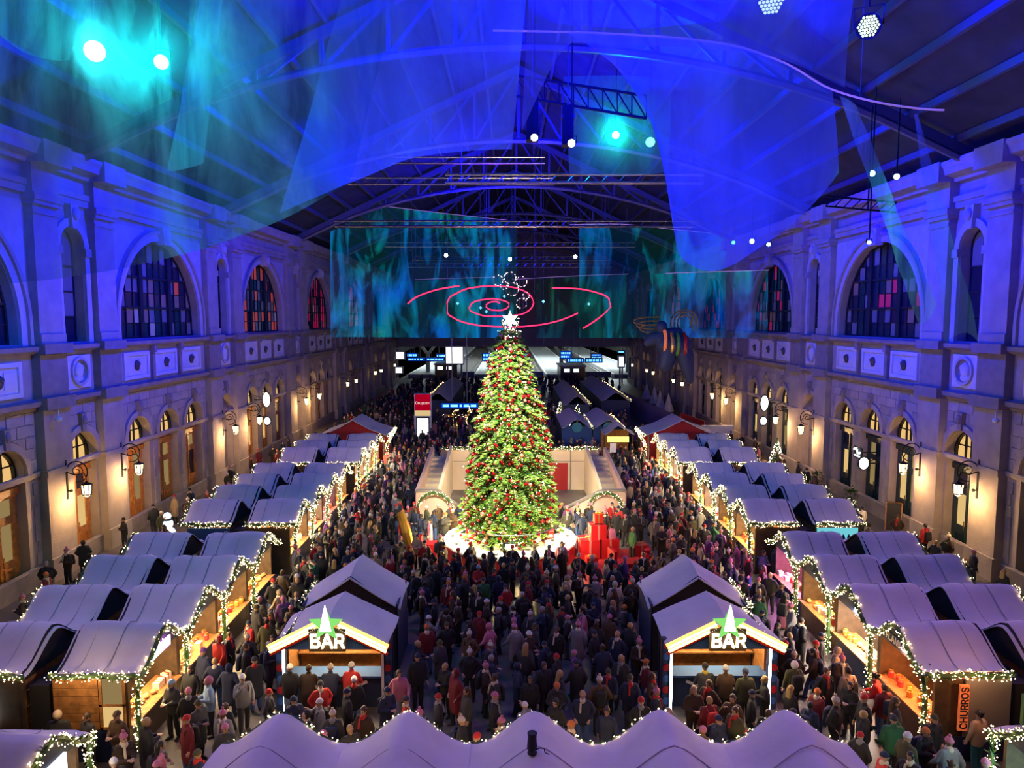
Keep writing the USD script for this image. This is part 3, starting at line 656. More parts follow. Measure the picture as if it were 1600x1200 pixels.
def garland_path(path, name, label, parent_loc, rotz, mats=('fir', 'bulb'), r=.13, dens=46, seed=0, fuzz=34):
    """fir garland with warm bulbs along a 3-D polyline (local coordinates)"""
    rd = random.Random(seed); pts = np.array(path, float)
    seg = np.linalg.norm(np.diff(pts, axis=0), axis=1); L = seg.sum(); cum = np.r_[0, np.cumsum(seg)]
    def P(s):
        i = min(len(seg) - 1, max(0, int(np.searchsorted(cum, s) - 1))); return pts[i] + (pts[i + 1] - pts[i]) * ((s - cum[i]) / seg[i])
    t = thing(name, label, 'garland', None, parent_loc, rotz)
    k = max(3, int(L / .28)); core = MB().tube([P(s) for s in np.linspace(0, L, k)], r * .55, 5); obj('wire_core', core, mats[0], t)
    n = MB()
    for _ in range(int(L * fuzz)):
        p = P(rd.uniform(0, L)); d = np.array([rd.gauss(0, 1) for _ in range(3)]); d /= np.linalg.norm(d); q = np.cross(d, [.3, .5, .8]); q /= np.linalg.norm(q) + 1e-9
        a = p + d * r * .3; e = p + d * r * rd.uniform(1.0, 1.7)
        n.add([a + q * .03, a - q * .03, e], [(0, 1, 2)])
    obj('needles', n, mats[0], t, kind='stuff')
    b = MB()
    for _ in range(int(L * dens)):
        p = P(rd.uniform(0, L)); d = np.array([rd.gauss(0, 1) for _ in range(3)]); d /= np.linalg.norm(d)
        b.octa(p + d * r * rd.uniform(.75, 1.25), rd.choice((.016, .02, .026)))
    obj('light_bulbs', b, mats[1], t, kind='stuff')
    return t
ORD = ('first', 'second', 'third', 'fourth', 'fifth', 'sixth', 'seventh', 'eighth')
HUTS = []
def hut(loc, face, w, D, label, lamp='hut_lamp', back='wood_plank', sign=None, seed=0, power=60, counter='navy', lightcol=WARM, front=True, near_wall=None, sides=(1, 1), glow_back=True):
    """a market hut: local +x is the serving side, y its width; face = rotation about z"""
    t = thing('market_hut', label, 'market hut', None, loc, face)
    rf = obj('roof', fabric_roof(w, D, seed), 'fabric_roof', t, 40)
    sm = MB()
    for xx in (-D * .33, -D * .68):
        pts = [(xx, y, gable_z(2 * y / w) + .022) for y in np.linspace(-w / 2, w / 2, 13)]; sm.tube(pts, .014, 4)
    obj('roof_seams', sm, 'fabric_seam', rf)
    hw = w / 2 - .06
    gb = sg.Polygon([(y, gable_z(2 * y / w) - .06) for y in np.linspace(-hw, hw, 13)] + [(hw, 2.25), (-hw, 2.25)])
    g = MB().poly(gb, -.03, .03); v, f = g.get(); obj('gable_board', (np.c_[v[:, 1] - .08, v[:, 0], v[:, 2]], f), 'navy', t)
    obj('back_gable', (np.c_[v[:, 1] - D + .12, v[:, 0], v[:, 2]], f), 'gap_cloth', t)
    for x in (-.1, -D + .1):
        for s in (-1, 1): obj('post', MB().box(x - .05, s * hw - .05, 0, x + .05, s * hw + .05, 2.42), 'wood_dark', t)
    cf = obj('counter_front', MB().box(-.12, -hw, 0, -.06, hw, .95), counter, t)
    obj('counter_top', MB().box(-.75, -hw, .95, .08, hw, 1.0), 'wood_plank', cf)
    for k in range(5):                                   # plank back wall
        obj('back_plank', MB().box(-D + .16, -hw, .05 + .46 * k, -D + .2, hw, .05 + .46 * k + .44), back, t)
    for s in (-1, 1): obj('side_wall', MB().box(-D + .1, s * hw - .02, 0, -.15, s * hw + .02, 2.3), (near_wall or 'wood_dark') if s == 1 else 'wood_dark', t)
    for k, z in enumerate((1.35, 1.75)): obj('shelf', MB().box(-D + .2, -hw + .05, z, -D + .5, hw - .05, z + .03), 'wood_plank', t)
    obj('lamp_tube', MB().box(-.55, -hw * .7, 2.36, -.47, hw * .7, 2.41), lamp, t)
    c, s_ = math.cos(face), math.sin(face)
    P = lambda x, y, z: (loc[0] + x * c - y * s_, loc[1] + x * s_ + y * c, loc[2] + z)
    light('RectLight', 'hut_light', P(-.5, 0, 2.34), P(-.15, 0, 0.2), lightcol, power, (w * .6, .3))
    if sign:
        txt, col, bgc = sign
        sbd = obj('sign_board', MB().box(-.05, -hw * .86, 2.28, -.015, hw * .86, 2.62), bgc, t)
        tx = meshkit.text_mesh(txt, .2, .015, bold=True); v = np.asarray(tx.vertices).copy(); ww = v[:, 0].max(); sc = min(1, hw * 1.6 / ww); v[:, :2] *= sc
        obj('sign_lettering', (np.c_[-.012 + v[:, 2], v[:, 0] - ww * sc / 2, v[:, 1] + 2.38], tx.faces), col, sbd)
    HUTS.append((t, P, w, D, face, label)); return t
def hut_garland(loc, face, w, label, post_side=1, post=True, seed=0, lead=None, dens=46, r=.13):
    pts = [(.3, y, gable_z(2 * y / w) - .12) for y in np.linspace(-w / 2, w / 2, 11) * (1 if post_side > 0 else -1)]
    if post: pts += [(.22, post_side * w / 2, z) for z in (2.0, 1.4, .7, .25)]
    garland_path(pts, 'light_garland', label, loc, face, seed=seed, dens=dens, r=r)
W = 2.95
LAMPS = {('l', 0): [('hut_lamp', WARM, 170, 'wood_plank'), ('hut_lamp', WARM, 230, 'jar_amber'), ('hut_lamp', WARM, 230, 'wood_plank'), ('hut_lamp', (1, .75, .4), 200, 'wood_plank')],
         ('r', 0): [('hut_lamp', (1, .35, .12), 190, 'wood_plank'), ('hut_lamp_white', (1, .82, .65), 420, 'panel_white'), ('hut_lamp', WARM, 190, 'wood_plank'), ('hut_lamp_pink', (1, .3, .9), 300, 'panel_white')],
         ('l', 1): [('hut_lamp', WARM, 260, 'wood_plank'), ('hut_lamp_white', (1, .8, .6), 300, 'panel_white'), ('hut_lamp_pink', (1, .45, .8), 160, 'panel_white'), ('hut_lamp', WARM, 240, 'wood_plank')],
         ('r', 1): [('hut_lamp', WARM, 300, 'wood_plank'), ('hut_lamp', WARM, 180, 'wood_plank'), ('hut_lamp_white', (1, .85, .7), 380, 'panel_white'), ('hut_lamp', WARM, 260, 'wood_plank')],
         ('l', 2): [('hut_lamp_white', (1, .85, .6), 420, 'panel_white'), ('hut_lamp_white', (1, .8, .5), 420, 'cream'), ('hut_lamp', WARM, 380, 'cream')],
         ('r', 2): [('hut_lamp_white', (1, .9, .75), 460, 'panel_white'), ('hut_lamp_white', (1, .8, .5), 380, 'cream'), ('hut_lamp', WARM, 340, 'cream')]}
ROWN = ('nearest', 'middle', 'far')
for side, XF in (('l', -10.45), ('r', 11.65)):
    sgn = 1 if side == 'l' else -1; face = 0.0 if side == 'l' else PI
    sn = 'left' if side == 'l' else 'right'
    for bi, (Y0, nm) in enumerate(((18.65, 4), (33.0, 4), (47.2, 3))):
        for k in range(nm):
            Y = Y0 + W / 2 + W * k
            lm, lc, pw, bk = LAMPS[(side, bi)][k]
            sign = None
            if side == 'r' and bi == 0 and k == 0: sign = ('FLAMMKUCHEN', 'text_white', 'navy')
            hut((XF, Y, 0), face, W, 2.15, 'aisle-side market hut with wavy white roof, %s of the %s %s block' % (ORD[k], ROWN[bi], sn), lm, bk, sign, seed=bi * 10 + k + (50 if side == 'r' else 0), power=pw, lightcol=lc,
                counter='navy' if (k + bi) % 2 else 'wood_dark', near_wall=None)
            hut_garland((XF, Y, 0), face, W, 'lit fir garland on the aisle gable of the %s hut, %s %s block' % (ORD[k], ROWN[bi], sn), post_side=-sgn, post=True, seed=bi * 10 + k + (60 if side == 'r' else 0), dens=(46, 52, 50)[bi])
            # outer row facing the station wall
            xo = XF - sgn * 4.95
            hut((xo, Y, 0), face + PI, W, 2.1, 'wall-side market hut with wavy white roof, %s of the %s %s block' % (ORD[k], ROWN[bi], sn), 'hut_lamp', 'wood_plank', seed=bi * 10 + k + 100, power=70, counter='wood_dark')
            hut_garland((xo, Y, 0), face + PI, W, 'lit fir garland on the wall-side gable of the %s hut, %s %s block' % (ORD[k], ROWN[bi], sn), post_side=sgn, post=False, seed=bi * 10 + k + 200, dens=24)
        # garlands along the two near end eaves of the block
        for q, (xa, xb) in enumerate(((0.25, -2.15), (-2.85, -5.1))):
            pts = [(sgn * x, -.05, 2.47 + .04 * math.sin(5 * x)) for x in np.linspace(xa, xb, 7)]
            garland_path(pts, 'light_garland', 'lit fir garland along the near end eave of the %s %s block, %s half' % (ROWN[bi], sn, ('aisle', 'wall')[q]), (XF, Y0, 0), 0, seed=bi * 7 + q + 300, dens=(62, 60, 60)[bi])
        # black cloth over the service gap between the rows
        obj('gap_cover', MB().box(min(XF - sgn * 2.25, XF - sgn * 2.8), Y0 + .1, 2.1, max(XF - sgn * 2.25, XF - sgn * 2.8), Y0 + W * nm - .1, 2.14).box(min(XF - sgn * 2.25, XF - sgn * 2.8), Y0 + .1, 0, max(XF - sgn * 2.25, XF - sgn * 2.8), Y0 + .14, 2.1),
            'gap_cloth', label='black cloth covering the gap between the hut rows, %s %s block' % (ROWN[bi], sn), cat='cover')
GOODS = {}
def goods(kind):
    if kind in GOODS: return None
gr = random.Random(12); GI = 0
KINDS = [('jar', 'jar_amber', 'amber jar'), ('bread_loaf', 'bread', 'brown loaf'), ('gift_carton', 'box_cream', 'cream carton'), ('red_jar', 'jar_red', 'red jar')]
for (t_, P_, w_, D_, face_, lab_) in [h for h in HUTS if h[5].startswith('aisle')]:
    short = lab_.split(', ')[1].replace('of the ', '')
    for q in range(9):
        nm, m_, wd = KINDS[(GI + q // 3) % 4]; y = -w_ / 2 + .3 + (w_ - .6) * q / 8; loc = P_(-.3 + gr.uniform(-.12, .12), y, 1.0)
        lab = '%s %s on the counter, aisle hut %s' % (('near', 'middle', 'far')[q % 3 if face_ == 0 else 2 - q % 3], wd, short); grp = 'goods on the aisle counters'
        if nm not in GOODS:
            g = thing(nm, lab, wd.split()[1], grp, loc, face_); GOODS[nm] = g
            if nm in ('jar', 'red_jar'): obj('jar_body', MB().lathe([(.05, 0), (.085, .02), (.09, .18), (.06, .22)], 10), m_, g); obj('lid', MB().lathe([(.066, .21), (.066, .25), (.01, .255)], 10), 'gold', g)
            elif nm == 'bread_loaf': obj('crust', MB().ball((0, 0, .07), .1, 2, (1.0, 1.4, .7)), m_, g); obj('score_mark', MB().tube([(-.05, -.08, .13), (0, 0, .145), (.05, .08, .13)], .012, 5), 'box_cream', g)
            else: obj('carton', MB().box(-.1, -.12, 0, .1, .12, .2), m_, g); obj('ribbon', MB().box(-.103, -.02, 0, .103, .02, .204), 'red_paint', g)
        else: dup(GOODS[nm], loc, face_ + gr.uniform(-.5, .5), lab, grp)
    GI += 1
t = thing('led_sign', 'cyan and magenta light sign under the gable of the nearest left aisle hut', 'sign', None, (-10.4, 18.65 + W / 2, 2.32))
obj('cyan_half', MB().box(0, -.75, 0, .04, -.02, .3), 'hut_lamp_cyan', t); obj('magenta_half', MB().box(0, .02, 0, .04, .75, .3), 'hut_lamp_pink', t)
light('SphereLight', 'hatch_lamp', (-11.4, 17.7, 2.6), None, WARM, 22, (.05,)); light('SphereLight', 'hatch_lamp', (12.6, 17.8, 2.6), None, (1, .4, .15), 14, (.05,))
# end walls of the nearest huts, as the photograph shows them
t = thing('hut_end_wall', 'brown plank end wall with lit order hatch, nearest left aisle hut', 'hut wall', None, (-10.55, 18.63, 0))
for k in range(6): obj('plank', MB().box(-1.95, -.05, .95 + .24 * k, -.72, 0, .95 + .24 * k + .225), 'wood_plank', t)
obj('base_cloth', MB().box(-1.95, -.04, 0, -.05, .0, .93), 'navy', t)
obj('hatch_frame', MB().box(-.7, -.06, .95, -.62, 0, 2.4).box(-.06, -.06, .95, 0, 0, 2.4).box(-.7, -.06, .95, 0, 0, 1.02).box(-.7, -.06, 1.62, 0, 0, 1.68), 'wood_plank', t)
obj('hatch_pane', MB().box(-.62, -.03, 1.02, -.06, -.01, 1.62), 'pane_glow', t); obj('hatch_pane', MB().box(-.62, -.03, 1.68, -.06, -.01, 2.4), 'pane_dim', t)
t = thing('hut_end_wall', 'grey end wall with orange vertical sign, nearest right aisle hut', 'hut wall', None, (11.75, 18.63, 0))
obj('wall_panel', MB().box(.75, -.05, .7, 2.0, 0, 2.35), 'grey_panel', t); obj('base_cloth', MB().box(.05, -.06, 0, 2.0, 0, .7), 'navy', t)
sg_ = obj('sign', MB().box(.52, -.16, .95, .78, -.1, 2.25), 'churro_orange', t)
tx = meshkit.text_mesh('CHURROS', .2, .012, bold=True); v = np.asarray(tx.vertices)
obj('lettering', (np.c_[.75 - v[:, 1], -.17 - v[:, 2], 1.0 + v[:, 0] * 1.2 / v[:, 0].max()], tx.faces), 'text_black', sg_)
t = thing('display_case', 'lit glass pastry case at the near end of the left wall-side row', 'display case', None, (-14.7, 18.6, 0))
obj('base', MB().box(-.6, -.3, 0, .6, 0, 1.0), 'navy', t); obj('tray', MB().box(-.55, -.28, 1.0, .55, -.02, 1.04), 'white_paint', t); obj('back_light', MB().box(-.55, -.02, 1.04, .55, 0, 1.9), 'screen_white', t)
obj('glass', MB().box(-.6, -.32, 1.0, .6, -.3, 1.95), 'clear_pane', t)
b = MB(); rr = random.Random(4)
for _ in range(16): b.ball((rr.uniform(-.5, .5), rr.uniform(-.26, -.08), rr.choice((1.08, 1.4))), .05, 1, (1.3, 1, .7))
obj('pastries', b, 'bread', t, kind='stuff')
t = thing('window_hut_front', 'cyan-lit hut front hung with clothes, near end of middle right wall-side row', 'shop front', None, (14.55, 32.95, 0))
obj('lit_back', MB().box(.05, -.02, .9, 2.0, 0, 2.3), 'cyan_case', t); obj('base', MB().box(.05, -.05, 0, 2.0, 0, .9), 'navy', t)
for k in range(7): obj('hanging_garment', MB().poly(sg.Polygon([(.15 + k * .26, 1.0), (.33 + k * .26, 1.0), (.31 + k * .26, 1.85), (.25 + k * .26, 2.0), (.22 + k * .26, 2.0), (.17 + k * .26, 1.85)]), -.12, -.06), 'red_cloth' if k == 6 else 'navy', t)
obj('blue_cloth_panel', MB().box(-15.3, 32.9, .3, -13.3, 32.96, 2.3), 'blue_cloth', label='blue cloth end panel of the middle left wall-side hut row', cat='cloth panel')
# gabled tents closing the far end of the rows
for side, xa, xb in (('left', -15.3, -10.2), ('right', 11.2, 16.8)):
    t = thing('gable_tent', 'grey tent with red gable closing the far %s hut block' % side, 'tent', None, ((xa + xb) / 2, 57.2, 0))
    w = xb - xa; V = []
    hw = w / 2 + .2
    pr = [(-hw, 2.75), (-hw * .5, 3.25), (0, 4.0), (hw * .5, 3.25), (hw, 2.75)]
    V = [(x, y, z + dz) for y in (-.3, 3.6) for dz in (0, .05) for x, z in pr]; f = []
    for i in range(4): f += [(5 + i, 6 + i, 16 + i), (5 + i, 16 + i, 15 + i), (i, 11 + i, i + 1), (i, 10 + i, 11 + i), (i, i + 1, 6 + i), (i, 6 + i, 5 + i), (10 + i, 16 + i, 11 + i), (10 + i, 15 + i, 16 + i)]
    obj('roof', (np.array(V), f), 'fabric_roof', t)
    v, f = MB().poly(sg.Polygon([(x * .94, z - .05) for x, z in pr] + [(hw * .94, 2.6), (-hw * .94, 2.6)]), 0, .05).get(); obj('gable', (v, f), 'red_cloth', t)
    for x in (-hw + .3, hw - .3):
        for y in (0, 3.4): obj('pole', MB().box(x - .05, y - .05, 0, x + .05, y + .05, 2.8), 'steel', t)
    obj('side_cloth', MB().box(-hw + .35, 3.35, 0, hw - .35, 3.4, 2.7), 'red_cloth', t)
    s = 1 if side == 'left' else -1
    garland_path([(s * (hw + .1), y, 2.75 - .1 * math.sin(y)) for y in np.linspace(-.2, 3.6, 6)] + [(s * hw, -.2, z) for z in (2, 1, .3)], 'light_garland', 'lit fir garland on the aisle eave of the %s red-gabled tent' % side, ((xa + xb) / 2, 57.2, 0), 0, seed=9 + s, dens=60)
# long hut row at the bottom of the picture, serving side turned to the market
for k in range(5):
    X = -5.2 + 2.87 * k; loc = (X, 15.2, 0)
    hut(loc, PI / 2, 2.87, 3.6, 'broad front-row hut with purple-lit wavy roof, %s from the left' % ORD[k], 'hut_lamp', 'wood_plank', seed=k + 400, power=110)
    hut_garland(loc, PI / 2, 2.87, 'sparse lit garland on the far gable of the %s front-row hut' % ORD[k], post=False, seed=k + 500, dens=20, r=.09)
for side, X, face, Y in (('left', -10.15, 0.0, 14.45), ('right', 11.75, PI, 14.6)):
    hut((X, Y, 0), face, W, 2.6, 'corner hut with wavy roof at the lower %s corner' % side, 'hut_lamp_white', 'panel_white' if side == 'left' else 'aqua', seed=700 + int(X), power=130, lightcol=(1, .9, .7) if side == 'left' else (.4, .9, 1.))
    hut_garland((X, Y, 0), face, W, 'bright lit garland on the gable of the lower %s corner hut' % side, post_side=1 if side == 'left' else -1, seed=71 + int(X), dens=60)
obj('lit_sign', MB().box(-10.25, 13.4, 1.9, -10.13, 15.4, 2.35), 'screen_white', label='glowing white sign board under the lower left corner gable', cat='sign')
t = thing('green_sign', 'green board with pale lettering at the lower right corner hut', 'sign', None, (12.2, 16.1, 2.55)); obj('board', MB().box(0, -.05, 0, 1.5, .05, .75), 'green_sign', t)
tx = meshkit.text_mesh('REIS', .24, .012, bold=True); v = np.asarray(tx.vertices); obj('lettering', (np.c_[v[:, 0] + .25, -.052 - v[:, 2], v[:, 1] + .4], tx.faces), 'text_white', t)
# spotlight on the front roof
t = thing('roof_spotlight', 'small black spotlight with cable standing on the front-row roof', 'spotlight', None, (.45, 13.75, 3.36))
obj('base', MB().lathe([(.1, 0), (.1, .03), (.02, .04)], 10), 'black', t); obj('yoke', MB().tube([(-.08, 0, .3), (-.1, 0, .1), (0, 0, .03), (.1, 0, .1), (.08, 0, .3)], .012, 5), 'black', t)
obj('can', MB().lathe([(.05, .08), (.085, .1), (.09, .38), (.1, .42), (.1, .44)], 12), 'black', t, 40)
obj('cable', MB().tube([(.03, 0, .05), (.15, -.02, .12), (.24, 0, .1), (.26, .02, .0), (.35, .02, -.04)], .01, 5), 'black', t)

# ------------------------------------------------------------------ bar kiosks with a second tent behind
def bar_kiosk(cx, side):
    t = thing('bar_kiosk', 'open bar kiosk with bright gable lights and BAR sign, %s of the plaza' % side, 'bar kiosk', None, (cx, 21.15, 0))
    w, D = 3.3, 1.7; hw = w / 2
    for s in (-1, 1):
        obj('led_post', MB().box(s * hw * .93 - .04, -.04, 0, s * hw * .93 + .04, .0, 2.3), 'led_strip' if (s < 0 or side == 'right') else 'white_paint', t, label='post wrapped in a white light strip')
        obj('post', MB().box(s * hw * .93 - .06, 0, 0, s * hw * .93 + .06, .12, 2.3).box(s * hw * .93 - .06, D - .2, 0, s * hw * .93 + .06, D - .08, 2.3), 'navy', t)
        # painted round-dot pillar
        obj('dot_pillar', MB().box(s * (hw + .02) - .12, .05, 0, s * (hw + .02) + .12, .25, 2.3), 'navy', t)
        for k in range(6): obj('painted_dot', MB().lathe([(.01, -.01), (.12, -.01), (.12, .01), (.01, .01)], 10).map(lambda v: np.c_[v[:, 0] + s * (hw + .02), v[:, 2] + .04, v[:, 1] + .3 + .36 * k]), 'red_paint' if k % 2 else 'blue_cloth', t)
        a, b_ = np.array([s * (hw + .13), -.55, 2.28]), np.array([s * .32, -.55, 3.02])
        obj('gable_light_board', MB().bar(a, b_, .1, .26), 'gable_bulbs', t, label='gable board studded with warm bulbs')
        bb = MB()
        for q in np.linspace(.03, .97, 26): p = a + (b_ - a) * q; bb.octa(p + np.array([0, -.07, .05]), .045).octa(p + np.array([0, -.07, -.07]), .045)
        obj('gable_bulb', bb, 'bulb_white', t, kind='stuff')
        obj('gable_trim', MB().bar(a + np.array([0, .06, -.2]), b_ + np.array([0, .06, -.2]), .05, .08), 'red_paint', t)
    v, f = MB().poly(sg.Polygon([(-hw, 2.22), (hw, 2.22), (0, 2.95)]), -.03, .03).get(); obj('gable_board', (v + np.array([0, -.42, 0]), f), 'blue_cloth', t)
    obj('counter_front', MB().box(-hw + .1, .25, 0, hw - .1, .35, 1.02), 'navy', t); obj('counter_top', MB().box(-hw + .02, .1, 1.02, hw - .02, .75, 1.08), 'blue_cloth', t)
    for s in (-1, 1): obj('chevron_trim', MB().bar((s * 1.0, .22, .85), (s * .25, .22, .5), .04, .09), 'white_paint', t)
    obj('back_wall', MB().box(-hw + .1, D - .15, 0, hw - .1, D - .08, 2.3), 'wood_plank', t)
    for k, z in enumerate((1.25, 1.7)): obj('back_shelf', MB().box(-hw + .2, D - .45, z, hw - .2, D - .15, z + .04), 'wood_plank', t)
    for s in (-1, 1): obj('side_wall', MB().box(s * (hw - .12) - .03, .4, 0, s * (hw - .12) + .03, D - .1, 2.25), 'wood_plank', t)
    # roof fabric
    rw = hw + .12; prof = [(-rw, 2.3), (-rw * .66, 2.62), (-rw * .3, 2.93), (0, 3.15), (rw * .3, 2.93), (rw * .66, 2.62), (rw, 2.3)]
    ys = np.linspace(-.5, D + .1, 8); n = 7; V = []; 
    for dz in (0, -.04):
        for y in ys:
            for x, z in prof: V.append((x, y, z + dz + .06 * math.sin(2.2 * y + x) + .05 * (abs(x) < .01)))
    f = []; N = n * len(ys)
    for i in range(len(ys) - 1):
        for j in range(n - 1):
            a, b_, c, d = i * n + j, i * n + j + 1, (i + 1) * n + j + 1, (i + 1) * n + j; f += [(a, b_, c), (a, c, d), (N + a, N + c, N + b_), (N + a, N + d, N + c)]
    for i in range(len(ys) - 1):
        for j in (0, n - 1): a, b_ = i * n + j, (i + 1) * n + j; f += [(a, b_, N + b_), (a, N + b_, N + a)]
    for j in range(n - 1):
        for i in (0, len(ys) - 1): a, b_ = i * n + j, i * n + j + 1; f += [(a, N + b_, b_), (a, N + a, N + b_)]
    obj('roof', (np.array(V), f), 'fabric_roof', t, 50)
    # sign
    sb = obj('sign_back', MB().box(-.55, -.66, 2.25, .55, -.6, 2.95), 'wood_dark', t)
    tx = meshkit.text_mesh('BAR', .42, .05, bold=True); v = np.asarray(tx.vertices); q = v[:, 0].max()
    obj('sign_lettering', (np.c_[(v[:, 0] - q / 2) * .95, -.67 - v[:, 2], v[:, 1] + 2.38], tx.faces), 'sign_warm', sb, label='glowing letters BAR')
    st = sg.Polygon([(r * math.sin(k * PI / 5), 3.12 + r * math.cos(k * PI / 5)) for k in range(10) for r in ((.52 if k % 2 == 0 else .22),)])
    so = obj('star', (lambda v, f: (v + np.array([0, -.74, 0]), f))(*MB().poly(st, -.04, .04).get()), 'star_green', t)
    tp = sg.Polygon([(-.17, 2.95), (.17, 2.95), (.06, 3.5), (0, 3.75), (-.06, 3.5)])
    obj('star_point', (lambda v, f: (v + np.array([0, -.82, 0]), f))(*MB().poly(tp, -.04, .04).get()), 'star_white', so)
    light('RectLight', 'kiosk_light', (cx, 22.0, 2.25), (cx, 21.8, 0), (1, .72, .36), 45, (2.4, .6))
    light('RectLight', 'gable_light', (cx, 20.4, 2.55), (cx, 17, .3), (1, .72, .36), 22, (3.2, .3))
    # a second, plain tent behind
    t = thing('plain_tent', 'plain peaked market tent directly behind the %s bar kiosk' % side, 'tent', None, (cx - .03, 24.35, 0))
    w2 = 1.62; rows = [(-.6, .2), (.1, .02), (.8, 0), (1.6, .1)]
    prof = [(-w2 - .1, 2.4), (-w2 * .5, 2.95), (0, 3.5), (w2 * .5, 2.95), (w2 + .1, 2.4)]
    V = [(x, y, z - drop + dz) for dz in (0, -.04) for y, drop in rows for x, z in prof]; f = []; n = 5; N = n * 4
    for i in range(3):
        for j in range(4):
            a, b_, c, d = i * n + j, i * n + j + 1, (i + 1) * n + j + 1, (i + 1) * n + j; f += [(a, b_, c), (a, c, d), (N + a, N + c, N + b_), (N + a, N + d, N + c)]
    for j in range(4):
        for i in (0, 3): a, b_ = i * n + j, i * n + j + 1; f += [(a, N + b_, b_), (a, N + a, N + b_)]
    obj('roof', (np.array(V), f), 'fabric_roof', t, 50)
    v, f = MB().poly(sg.Polygon([(x * .95, z - .16) for x, z in prof] + [(w2 * .95, 2.1), (-w2 * .95, 2.1)]), -.02, .02).get(); obj('gable', (v + np.array([0, -.5, 0]), f), 'gap_cloth', t)
    for x in (-w2, w2): obj('side_wall', MB().box(x - .03, -.7, 0, x + .03, 1.5, 2.4), 'navy', t)
    obj('front_wall', MB().box(-w2, -.7, 0, w2, -.66, 2.3), 'gap_cloth', t)
    s = 1 if side == 'right' else -1
    garland_path([(s * (w2 + .15), y, 2.42) for y in np.linspace(1.6, -.9, 6)] + [(s * (w2 - .25), y, 2.5) for y in np.linspace(-1.3, -3.3, 4)], 'light_garland', 'lit garland down the %s eaves of the %s bar and tent' % ('outer', side), (cx - .03, 24.35, 0), 0, seed=33 + s, dens=30 if side == 'right' else 10, r=.08)
bar_kiosk(-5.49, 'left'); bar_kiosk(6.54, 'right')
# ------------------------------------------------------------------ Christmas tree on its round stage
TX, TY = 0.0, 36.0
t = thing('tree_stage', 'round red-skirted stage with glowing snow-white top under the tree', 'stage', None, (TX, TY, 0))
obj('skirt', MB().lathe([(3.4, 0), (3.4, .86), (3.3, .86), (3.3, 0)], 20), 'red_cloth', t)
obj('snow_top', MB().lathe([(.3, .8), (.3, .97), (2.2, .97), (3.1, .93), (3.46, .9), (3.46, .8)], 20), 'snow', t)
pr = [(2.55 * math.cos(a), 2.55 * math.sin(a)) for a in np.linspace(PI * 1.08, PI * 1.92, 10)]
for (x0, y0), (x1, y1) in zip(pr[:-1], pr[1:]):
    q = np.array([(x0, y0, .97), (x1, y1, .97), (x1, y1, 1.75), (x0, y0, 1.75)]); d = np.array([y1 - y0, x0 - x1, 0]); d = d / np.linalg.norm(d) * .02
    obj('glass_panel', (np.vstack([q, q + d]), [(0, 1, 2), (0, 2, 3), (4, 6, 5), (4, 7, 6), (3, 2, 6), (3, 6, 7), (0, 5, 1), (0, 4, 5), (1, 5, 6), (1, 6, 2), (0, 3, 7), (0, 7, 4)]), 'clear_pane', t)
obj('hand_rail', MB().tube([(x, y, 1.77) for x, y in pr], .02, 5), 'steel_shiny', t)
obj('plaque', MB().box(-.24, -2.72, 1.15, .24, -2.68, 1.4), 'screen_white', t)
for k in range(14):
    a = 2 * PI * k / 14; obj('uplight', MB().lathe([(.07, .93), (.09, 1.02), (.07, 1.05)], 8, (3.0 * math.cos(a), 3.0 * math.sin(a), 0)), 'black', t)
    light('SphereLight', 'tree_uplight', (TX + 3.08 * math.cos(a), TY + 3.08 * math.sin(a), 1.2), None, (1., .74, .30), 26 if math.sin(a) < .3 else 12, (.06,))
tree = thing('christmas_tree', 'tall decorated Christmas tree in the middle of the market hall', 'tree', None, (TX, TY, .95))
HT = 10.9
obj('trunk', MB().lathe([(.24, 0), (.2, 2), (.12, 7), (.03, HT)], 10), 'bark', tree)
rd = random.Random(3); gd, gl, br = MB(), MB(), MB(); TIPS = []
def tree_r(z): return 2.78 * (1 - (z / HT)) ** .52 * (1 if z > .9 else .80 + .22 * z) + .05
z = .45; lv = 0
